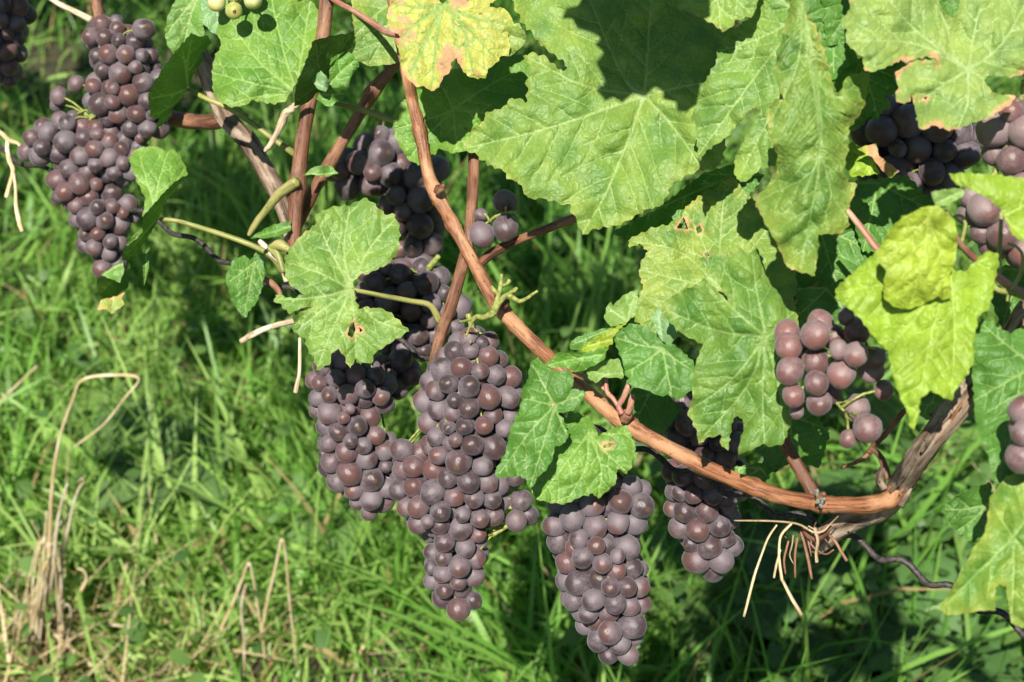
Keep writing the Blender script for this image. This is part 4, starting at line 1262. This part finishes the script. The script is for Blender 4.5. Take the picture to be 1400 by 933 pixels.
def pack(lobes, rp, rng, dens=0.60, iters=160):
    """lobes: array (n,4) x,y,z,r in local metres. returns centres, radii"""
    L = np.array(lobes)
    vol_pts = []
    lo, hi = (L[:, :3] - L[:, 3:]).min(0), (L[:, :3] + L[:, 3:]).max(0)
    c = rng.uniform(lo, hi, (9000, 3))
    d = np.linalg.norm(c[:, None] - L[None, :, :3], axis=2) - L[None, :, 3]
    inside = (d.min(1) < 0)
    vol = np.prod(hi - lo) * inside.mean()
    n = max(3, int(vol * dens / (4 / 3 * math.pi * rp ** 3)))
    p = c[inside]
    p = p[rng.permutation(len(p))[:n]]
    n = len(p)
    r = rp * np.clip(rng.normal(1.0, 0.14, n), 0.62, 1.28)
    r[rng.random(n) < 0.06] *= 0.7
    for it in range(iters):
        dd = p[:, None] - p[None]
        dist = np.linalg.norm(dd, axis=2) + np.eye(n)
        want = (r[:, None] + r[None]) * 0.93
        ov = np.clip(want - dist, 0, None) * (1 - np.eye(n))
        push = (dd / dist[..., None] * ov[..., None]).sum(1) * 0.38
        p = p + push
        d = np.linalg.norm(p[:, None] - L[None, :, :3], axis=2) - (L[None, :, 3] - r[:, None])
        k = d.argmin(1)
        over = np.clip(d[np.arange(n), k], 0, None)
        dirc = L[k, :3] - p
        dirc /= np.linalg.norm(dirc, axis=1)[:, None] + 1e-9
        p = p + dirc * over[:, None] * 0.7
    dist = np.linalg.norm(p[:, None] - p[None], axis=2) + np.eye(n)
    ok = ((dist < (r[:, None] + r[None]) * 1.03).sum(1) >= 2)          # no berry hangs free of its neighbours
    return p[ok], r[ok]


GROUP = 'bunches of grapes on the vine'


def bunch(lobes, rp, dz, label, stem, singles=(), green=False, seed=1, dens=0.70):
    rng = np.random.default_rng(seed)
    sx, sy = stem[0][0], stem[0][1]
    top = P(sx, sy, D0(sx) + dz)
    B = empty('grape_bunch', top, label, 'grapes', GROUP)
    G = GMG if green else (GMP if seed in (10, 12, 13) else GM)
    cen, rad, spine = [], [], []
    if lobes:
        cx = sum(l[0] for l in lobes) / len(lobes)
        Dm = D0(cx) + dz
        s = Dm / FPX
        y0 = min(l[1] for l in lobes)
        LL = []
        for l in lobes:
            # hang plumb: lower lobes lie straight below, i.e. slightly farther along the lens axis
            D = Dm + (l[1] - y0) * s * 0.25 + (l[3] if len(l) > 3 else 0)
            w = P(l[0], l[1], D)
            LL.append((w.x, w.y, w.z, (l[2] + 4.0) * s))
            spine.append(w)
        p, r = pack(LL, rp * s, rng, dens)
        cen += [Vector(q) for q in p]
        rad += list(r)
        Lc = np.array(LL)
    for q in singles:
        D = D0(q[0]) + dz + (q[3] if len(q) > 3 else 0)
        cen.append(P(q[0], q[1], D))
        rad.append(q[2] * D / FPX)
    toc = None
    for c, r in zip(cen, rad):
        o = bpy.data.objects.new('grape', G[int(rng.integers(0, len(G)))])
        link(o, B, c)
        if lobes:
            w = np.linalg.norm(Lc[:, :3] - np.array(c), axis=1)
            k = int(np.argmin(w - Lc[:, 3]))
            out = (c - Vector(Lc[k, :3]))
            out = out.normalized() if out.length > 1e-5 else Vector((0, -1, 0))
        else:
            out = Vector((0, -1, -0.2))
        out = (out + Vector((0, 0, -0.35)) + Vector(rng.normal(0, 0.35, 3))).normalized()
        o.rotation_mode = 'QUATERNION'
        o.rotation_quaternion = out.to_track_quat('Z', 'Y') @ Matrix.Rotation(float(rng.uniform(0, 6.28)), 3, 'Z').to_quaternion()
        o.scale = (r * float(rng.uniform(0.91, 1.04)), r * float(rng.uniform(0.91, 1.04)), r * float(rng.uniform(0.95, 1.13)))
    # stalk: from the cane through the bunch, with pedicels
    prs = []
    main = []
    for q in stem:
        D = D0(q[0]) + dz + (q[3] if len(q) > 3 else 0)
        w = P(q[0], q[1], D)
        main.append((w.x, w.y, w.z, q[2] * D / FPX))
    sp = sorted(spine, key=lambda v: -v.z)
    for w in sp[1::2]:
        main.append((w.x, w.y, w.z, 0.0014))
    if len(main) < 2:
        main.append((main[0][0], main[0][1], main[0][2] - 0.01, 0.001))
    prs.append(main)
    ms = spline(main, 8)[:, :3]
    for c, r in zip(cen, rad):
        cn = np.array(c)
        k = int(np.argmin(np.linalg.norm(ms - cn, axis=1)))
        a = ms[max(0, k - 2)]
        prs.append([(*a, 0.0009), (*((a + cn) / 2 + np.array([0, 0, 0.003])), 0.00065), (*cn, 0.0008)])
    CO, F, R, off = [], [], [], 0
    for i, pr in enumerate(prs):
        co, f, rest = tube_mesh('stem', pr, None, sides=8 if i == 0 else 5, n_per=6 if i == 0 else 2, lump=0.2, seed=i)
        CO.append(co); R.append(rest)
        F += [tuple(a + off for a in q) for q in f]
        off += len(co)
    me = mesh_from('stem', np.concatenate(CO) - np.array(top), F)
    vattr(me, 'rest', np.concatenate(R))
    me.materials.append(M_RACH)
    link(bpy.data.objects.new('stem', me), B, top)
    return len(cen)


tot = 0
tot += bunch([(2, 12, 42), (-4, 55, 40), (6, 95, 24), (-25, 60, 40)], 13.5, 0.02, 'dark shaded grape bunch cut off by the top left corner', [(10, -40, 4), (6, -15, 4)], seed=1)
tot += bunch([(146, 50, 30), (170, 82, 44), (160, 130, 44), (195, 120, 40), (198, 160, 36), (66, 195, 32), (95, 190, 36), (135, 205, 40), (165, 215, 38), (108, 250, 40), (135, 285, 42), (160, 290, 30), (140, 325, 34), (146, 356, 24)], 13.0, 0.0,
             'large two-lobed dusty purple bunch hanging alone at the left', [(131, -30, 7), (133, 5, 7), (138, 24, 6), (150, 50, 4)], singles=[(104, 115, 12), (80, 131, 12.5), (79, 143, 11.5, 0.008), (197, 40, 16, 0.005), (36, 208, 13)], seed=2)
tot += bunch([(530, 200, 28), (515, 225, 44), (476, 238, 32), (560, 262, 45), (568, 305, 42), (572, 340, 36), (590, 240, 26)], 17, 0.16, 'dark shaded bunch behind the cane, under the yellow leaf', [(515, 150, 4), (522, 175, 4)], seed=3)
tot += bunch([(530, 390, 42), (575, 400, 44), (515, 425, 40), (598, 435, 38), (560, 455, 42), (622, 425, 22), (540, 470, 30)], 15.5, 0.085, 'half-hidden bunch behind the torn pale leaf', [(600, 350, 4), (585, 370, 4)], seed=4)
tot += bunch([], 15, 0.0, 'tiny cluster of four loose grapes right of the long cane', [(705, 290, 2.5), (692, 292, 2.4), (676, 297, 2.2), (668, 305, 2)], singles=[(657, 295, 10.5), (659, 321, 17, -0.004), (691, 312, 18.5), (691, 276, 17, 0.006)], seed=5)
tot += bunch([(455, 502, 28), (452, 525, 32), (470, 550, 46), (482, 590, 48), (482, 632, 45), (505, 660, 38), (512, 684, 24), (530, 620, 26), (500, 535, 42), (540, 510, 34, 0.02), (535, 650, 22)], 14.3, 0.0, 'medium bunch hanging below the torn pale leaf', [(500, 455, 4), (490, 480, 4)], seed=6)
tot += bunch([(648, 490, 42), (640, 530, 62), (672, 535, 46), (645, 580, 66), (635, 625, 62), (568, 625, 36), (562, 665, 30), (600, 680, 58), (645, 680, 52), (622, 725, 46), (624, 765, 44), (612, 798, 30), (630, 824, 26), (616, 816, 22), (712, 700, 28), (685, 640, 36), (600, 560, 34)], 14.8, -0.005,
             'largest grape bunch, in the centre, tapering to a point', [(640, 430, 4), (645, 455, 4)], seed=7)
tot += bunch([(850, 690, 44), (800, 700, 48), (768, 722, 30), (815, 745, 60), (825, 795, 62), (838, 840, 52), (846, 880, 32), (878, 850, 24)], 15.8, -0.01, 'sunlit bunch lowest in the picture, below the small leaves', [(830, 600, 4, 0.02), (828, 640, 4)], seed=8)
tot += bunch([(950, 575, 46), (985, 600, 40), (965, 650, 58), (960, 700, 50), (970, 745, 42), (972, 768, 26)], 16.5, 0.06, 'bunch behind the long cane with only its tip in sunlight', [(965, 500, 4), (960, 530, 4)], seed=9)
tot += bunch([], 20, -0.085, 'loose bunch of big pinkish grapes beside the lime leaf', [(1238, 470, 3, 0.03), (1200, 480, 2.6, 0.02), (1165, 470, 2.4, 0.02), (1140, 490, 2.2, 0.02), (1130, 530, 2, 0.02), (1165, 575, 2, 0.02)],
             singles=[(1076, 456, 19, 0.006), (1078, 474, 18.5), (1115, 458, 21, 0.0), (1122, 443, 19, 0.012), (1080, 507, 20, -0.002), (1115, 495, 19, 0.010), (1116, 524, 16.5, -0.003), (1146, 478, 13, -0.004),
                      (1170, 485, 17.5, 0.0), (1150, 512, 20, 0.003), (1085, 541, 16.5, 0.002), (1120, 551, 18, 0.004), (1089, 562, 11, 0.012), (1190, 506, 19, 0.025), (1208, 534, 14, 0.03), (1170, 558, 19, 0.03),
                      (1172, 453, 18, 0.012), (1157, 433, 12, 0.01), (1195, 490, 16, 0.02), (1135, 535, 17, 0.02), (1098, 480, 18, 0.018), (1140, 460, 17, 0.014), (1186, 586, 20, 0.0), (1160, 600, 12.5, 0.0)], seed=10)
tot += bunch([(1215, 175, 48), (1262, 172, 54), (1220, 222, 50), (1272, 222, 50), (1248, 262, 42), (1312, 195, 40)], 20.5, 0.14, 'nearly black shaded bunch under the pale orange-rimmed leaf', [(1260, 90, 4), (1255, 125, 4)], seed=11)
tot += bunch([(1385, 175, 42), (1372, 212, 34), (1400, 250, 44), (1345, 285, 36), (1368, 312, 38), (1402, 330, 36)], 20.5, -0.01, 'pinkish bunch at the right edge behind the bright lime leaf', [(1400, 110, 4), (1395, 140, 4)], seed=12)
tot += bunch([(1412, 578, 38), (1412, 620, 38)], 23, -0.09, 'few grapes cut off by the right edge below the lime leaves', [(1430, 510, 3), (1425, 540, 3)], seed=13)
tot += bunch([], 12, -0.05, 'unripe green grapes at the top edge, upper left', [(322, -60, 3), (322, -40, 3), (322, -14, 2.5)],
             singles=[(296, 3, 12.5), (320, 15, 12, -0.003), (346, 0, 12.5), (322, -6, 12, 0.008), (308, -22, 12), (336, -24, 12.5)], green=True, seed=14)
print('grapes', tot)

# ------------------------------------------------------------------ crimped trellis wire
wc = [(-300, 60), (-60, 178), (100, 252), (215, 303), (310, 356), (500, 447), (700, 540), (870, 615), (921, 636), (1040, 690), (1140, 728), (1280, 797), (1400, 862), (1560, 948)]
ws = spline([(x, y) for x, y in wc], 20)
seg = np.concatenate([[0], np.cumsum(np.linalg.norm(np.diff(ws, axis=0), axis=1))])
pts, s = [], 0.0
while s < seg[-1]:
    x, y = float(np.interp(s, seg, ws[:, 0])), float(np.interp(s, seg, ws[:, 1]))
    D = D0(x) + 0.035
    w = P(x, y, D)
    amp = 0.0026
    ph = 2 * math.pi * s / 76.0
    off = (UPV * math.sin(ph) + ROWN * 0.4 * math.cos(ph)) * amp
    w = w + off
    pts.append((w.x, w.y, w.z, 0.0017))
    s += 9.5
wire = tube('trellis_wire', pts, M_WIRE, None, sides=10, n_per=2, lump=0.08)
tag(wire, 'dark crimped trellis wire running behind the bunches', 'wire')

# ------------------------------------------------------------------ dry tie on the cane
T0 = P(1112, 728, D0(1112) - 0.005)
TIE = empty('vine_tie', T0, 'frayed dry straw tie knotted round the cane junction with hanging ends', 'tie')


def strand(pts, mat, name='strand', flat=0.55, dz=-0.02):
    return tube(name, [(a, b, c, d * 0.78) for a, b, c, d in rows(pts, dz)], mat, TIE, sides=8, n_per=6, flat=flat, lump=0.2)


strand([(1004, 712, 2), (1030, 712, 2.6), (1062, 713, 2.6), (1088, 716, 2.8), (1102, 722, 2.8), (1113, 728, 3), (1126, 726, 3), (1135, 717, 2.6), (1146, 706, 2)], M_TIE)
strand([(1114, 722, 4), (1118, 740, 3.8), (1116, 756, 3.6), (1117, 769, 4)], M_TIE)
strand([(1082, 716, 3), (1068, 732, 3), (1065, 752, 3.2), (1066, 772, 3.6), (1069, 794, 4)], M_STRAW)
strand([(1069, 792, 3.2), (1077, 808, 4), (1087, 826, 4.4), (1096, 841, 4.2)], M_TIE)
strand([(1067, 752, 2.4), (1062, 770, 3.4), (1058, 790, 3.2)], M_STRAW)
strand([(1062, 718, 2), (1050, 736, 2.6), (1040, 762, 3), (1032, 785, 3.4), (1025, 812, 3.6), (1017, 843, 3.2)], M_STRAW)
for pts in ([(1095, 725, 3), (1101, 748, 3), (1106, 770, 3.4), (1110, 792, 2.6)], [(1090, 735, 2.6), (1087, 760, 2.6), (1087, 790, 2.4)], [(1128, 728, 3), (1140, 738, 3), (1150, 754, 3), (1158, 767, 3.4)],
            [(1078, 740, 2.2), (1072, 765, 2.6), (1074, 785, 2)], [(1100, 730, 2.2), (1112, 748, 2), (1128, 758, 2), (1140, 752, 2)]):
    strand(pts, M_CANE2, 'dark_strand', 0.8, -0.008)
for k in range(9):
    x, y = 1080 + 7 * k + rr0.uniform(-6, 6), 722 + rr0.uniform(-8, 10)
    dx, dy = rr0.uniform(-30, 30), rr0.uniform(-14, 40)
    strand([(x, y, 1.4), (x + dx * 0.3 + rr0.uniform(-5, 5), y + dy * 0.35, 1.6), (x + dx * 0.8 + rr0.uniform(-6, 6), y + dy * 0.7, 1.5), (x + dx, y + dy, 0.5)], M_CANE2 if k % 4 else M_TIE, 'dark_strand', 0.8, -0.002 - 0.01 * rr0.random())
strand([(1098, 722, 4), (1106, 733, 6), (1116, 737, 6.5), (1128, 730, 6), (1136, 720, 4)], M_CANE2, 'knot', 0.9, -0.012)

# ------------------------------------------------------------------ dry grass stalks
def stalk(pts, Y, parent=None, mat=M_STRAW, name='stalk', flat=0.5, dy=0.0):
    pr = []
    for i, q in enumerate(pts):
        w = at_y(q[0], q[1], Y + (q[3] if len(q) > 3 else 0.0))
        D = (w - CAMP).dot(FWD)
        pr.append((w.x, w.y, w.z, 1.2 * q[2] * D / FPX))
    return tube(name, pr, mat, parent, sides=6, n_per=5, flat=flat, lump=0.15)


g0 = ground_pt(60, 960)
TUFT = empty('dry_grass_tuft', Vector((g0.x, 1.24, 0)), 'tuft of dry straw-coloured grass stalks at the lower left edge', 'dry grass')
for i, (pts, m) in enumerate((
        ([(62, 960, 5), (58, 880, 5), (64, 800, 5), (68, 740, 5.5), (70, 690, 5), (74, 640, 4), (84, 590, 3.2), (100, 545, 2.8), (112, 520, 2.2), (150, 513, 2), (190, 517, 2), (170, 545, 2.2), (140, 582, 2), (100, 612, 1.4)], M_STRAW),
        ([(70, 960, 4), (72, 900, 4), (80, 820, 4.5), (84, 760, 4.5), (94, 720, 3.6), (100, 690, 3), (108, 668, 2.4), (114, 660, 2), (112, 654, 1.6), (106, 660, 1.2)], M_PALE),
        ([(48, 960, 4), (52, 900, 4.5), (58, 850, 5), (72, 780, 5), (78, 720, 4), (86, 680, 2.6), (92, 662, 1.8)], M_PALE),
        ([(55, 950, 3.6), (52, 860, 4), (58, 790, 3.8), (62, 730, 3), (64, 700, 2)], M_STRAW),
        ([(36, 860, 2.6), (42, 830, 2.8), (46, 790, 2.8), (52, 755, 2.6), (60, 735, 2)], M_STRAW),
        ([(48, 930, 3.6), (42, 895, 3.6), (34, 870, 3.2), (30, 856, 2.4), (40, 858, 2.2), (52, 870, 2)], M_PALE),
        ([(90, 960, 4), (84, 900, 4.4), (80, 850, 5), (84, 800, 4), (80, 760, 3)], M_PALE),
        ([(100, 920, 2.4), (96, 880, 3.4), (86, 850, 3.6), (80, 815, 3)], M_PALE),
        ([(-10, 870, 2.6), (15, 880, 3), (45, 895, 3), (60, 925, 3)], M_STRAW),
        ([(104, 850, 2), (100, 835, 3), (108, 812, 3.8), (118, 793, 3.2), (114, 780, 2.2), (104, 777, 1.6)], M_STRAW),
        ([(-5, 905, 2.6), (20, 915, 3), (28, 945, 3)], M_PALE))):
    stalk(pts, 1.30 - 0.012 * (i % 4), TUFT, m)
for k in range(26):
    x0 = rr0.uniform(10, 115); x2 = 66 + (x0 - 66) * rr0.uniform(0.2, 1.6); yt = rr0.uniform(740, 870)
    stalk([(x0, 965, rr0.uniform(1.6, 3)), ((x0 + x2) / 2 + rr0.uniform(-8, 8), (965 + yt) / 2, rr0.uniform(2, 3.2)), (x2, yt, 1.6), (x2 + rr0.uniform(-14, 14), yt - rr0.uniform(6, 40), 0.9)], 1.30 - 0.05 * rr0.random(), TUFT, M_PALE if k % 2 else M_STRAW)
g1 = ground_pt(350, 985)
TUFT2 = empty('dry_grass_tuft', Vector((g1.x, 1.2, 0)), 'sparse bent straw stalks in the grass at the bottom, left of centre', 'dry grass')
for i, (pts, m) in enumerate((
        ([(290, 960, 2.4), (292, 895, 2.6), (300, 865, 2.8), (318, 825, 2.8), (330, 795, 2.6), (340, 770, 2.2), (346, 790, 2.4), (352, 825, 2.6), (360, 880, 2.8), (368, 960, 3)], M_STRAW),
        ([(356, 870, 2.8), (366, 820, 3), (378, 770, 2.8), (385, 738, 2.4), (391, 760, 2.6), (396, 820, 3), (402, 875, 3), (410, 960, 3.2)], M_STRAW),
        ([(333, 960, 2.4), (334, 880, 3), (330, 830, 3), (336, 800, 2.2)], M_PALE),
        ([(370, 960, 2), (368, 900, 2.2), (369, 880, 1.8)], M_PALE),
        ([(480, 960, 1.8), (486, 910, 2.2), (498, 885, 2.2), (503, 920, 2.4), (506, 960, 2.4)], M_STRAW),
        ([(512, 960, 2), (512, 925, 2), (514, 915, 1.6)], M_STRAW))):
    stalk(pts, 1.26 - 0.01 * (i % 3), TUFT2, m)
for pts, Y, m, lab in (
        ([(105, 860, 1.6), (140, 855, 1.8), (175, 858, 2.2), (230, 878, 2.4), (290, 905, 2.4), (345, 945, 2.6)], 1.28, M_PALE, 'long pale straw lying slantwise at the bottom left'),
        ([(105, 930, 1.8), (150, 918, 2), (200, 895, 2), (248, 878, 1.8)], 1.27, M_PALE, 'short straw crossing the long pale straw at bottom left'),
        ([(-20, 562, 2.6), (0, 548, 2.6), (25, 525, 2.6), (50, 501, 2)], 1.5, M_STRAW, 'short straw slanting in at the left edge'),
        ([(272, 960, 1.2), (276, 880, 1.4), (278, 815, 1.0)], 1.30, M_STRAW, 'single thin upright straw at the bottom left'),
        ([(166, 905, 2), (178, 880, 2.4), (174, 905, 2.2), (190, 940, 2.4)], 1.27, M_PALE, 'kinked straw stub at the bottom left'),
        ([(240, 918, 1.6), (290, 917, 1.8), (325, 922, 1.6)], 1.26, M_PALE, 'short flat straw at the bottom, under the long pale straw')):
    o = stalk(pts, Y, None, m, 'straw')
    tag(o, lab, 'straw', 'loose straws in the grass')

# ------------------------------------------------------------------ broad-leaved weeds
def weed(px, py, leaves, size, label, tone):
    g = ground_pt(px, py)
    g.z = 0.0
    rng = np.random.default_rng(int(px * 7 + py))
    W = empty('broad_leaved_weed', g, label, 'weed', 'broad-leaved weeds in the grass')
    for i in range(leaves):
        az = 2 * math.pi * (i + rng.uniform(-0.3, 0.3)) / leaves
        L = 0.75 * size * rng.uniform(0.75, 1.2)
        wd = L * rng.uniform(0.24, 0.36)
        up = rng.uniform(0.55, 1.1)
        n = 14
        co, f = [], []
        for k in range(n):
            t = k / (n - 1)
            an = up - 1.1 * t
            r = L * (t * 0.95)
            z = L * (0.75 * up * t - 0.55 * t * t) + 0.05
            w = wd * (math.sin(math.pi * min(1, t ** 0.8)) ** 0.9 + 0.05 * (1 - t)) * (1 + 0.12 * math.sin(23 * t + i))
            for sgn in (-1, -0.5, 0, 0.5, 1):
                rip = 0.10 * wd * math.sin(9 * t + i) * abs(sgn)
                co.append((r, sgn * w, z + 0.22 * w * abs(sgn) + rip))
        for k in range(n - 1):
            for j in range(4):
                a = k * 5 + j
                f.append((a, a + 1, a + 6, a + 5))
        ca, sa = math.cos(az), math.sin(az)
        co = [(x * ca - y * sa, x * sa + y * ca, z) for x, y, z in co]
        me = mesh_from('weed_leaf', co, f)
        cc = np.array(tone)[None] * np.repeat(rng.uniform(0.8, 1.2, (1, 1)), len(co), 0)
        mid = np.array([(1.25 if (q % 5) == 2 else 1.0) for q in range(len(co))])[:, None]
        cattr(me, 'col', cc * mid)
        me.materials.append(M_WEED)
        link(bpy.data.objects.new('weed_leaf', me), W, g)


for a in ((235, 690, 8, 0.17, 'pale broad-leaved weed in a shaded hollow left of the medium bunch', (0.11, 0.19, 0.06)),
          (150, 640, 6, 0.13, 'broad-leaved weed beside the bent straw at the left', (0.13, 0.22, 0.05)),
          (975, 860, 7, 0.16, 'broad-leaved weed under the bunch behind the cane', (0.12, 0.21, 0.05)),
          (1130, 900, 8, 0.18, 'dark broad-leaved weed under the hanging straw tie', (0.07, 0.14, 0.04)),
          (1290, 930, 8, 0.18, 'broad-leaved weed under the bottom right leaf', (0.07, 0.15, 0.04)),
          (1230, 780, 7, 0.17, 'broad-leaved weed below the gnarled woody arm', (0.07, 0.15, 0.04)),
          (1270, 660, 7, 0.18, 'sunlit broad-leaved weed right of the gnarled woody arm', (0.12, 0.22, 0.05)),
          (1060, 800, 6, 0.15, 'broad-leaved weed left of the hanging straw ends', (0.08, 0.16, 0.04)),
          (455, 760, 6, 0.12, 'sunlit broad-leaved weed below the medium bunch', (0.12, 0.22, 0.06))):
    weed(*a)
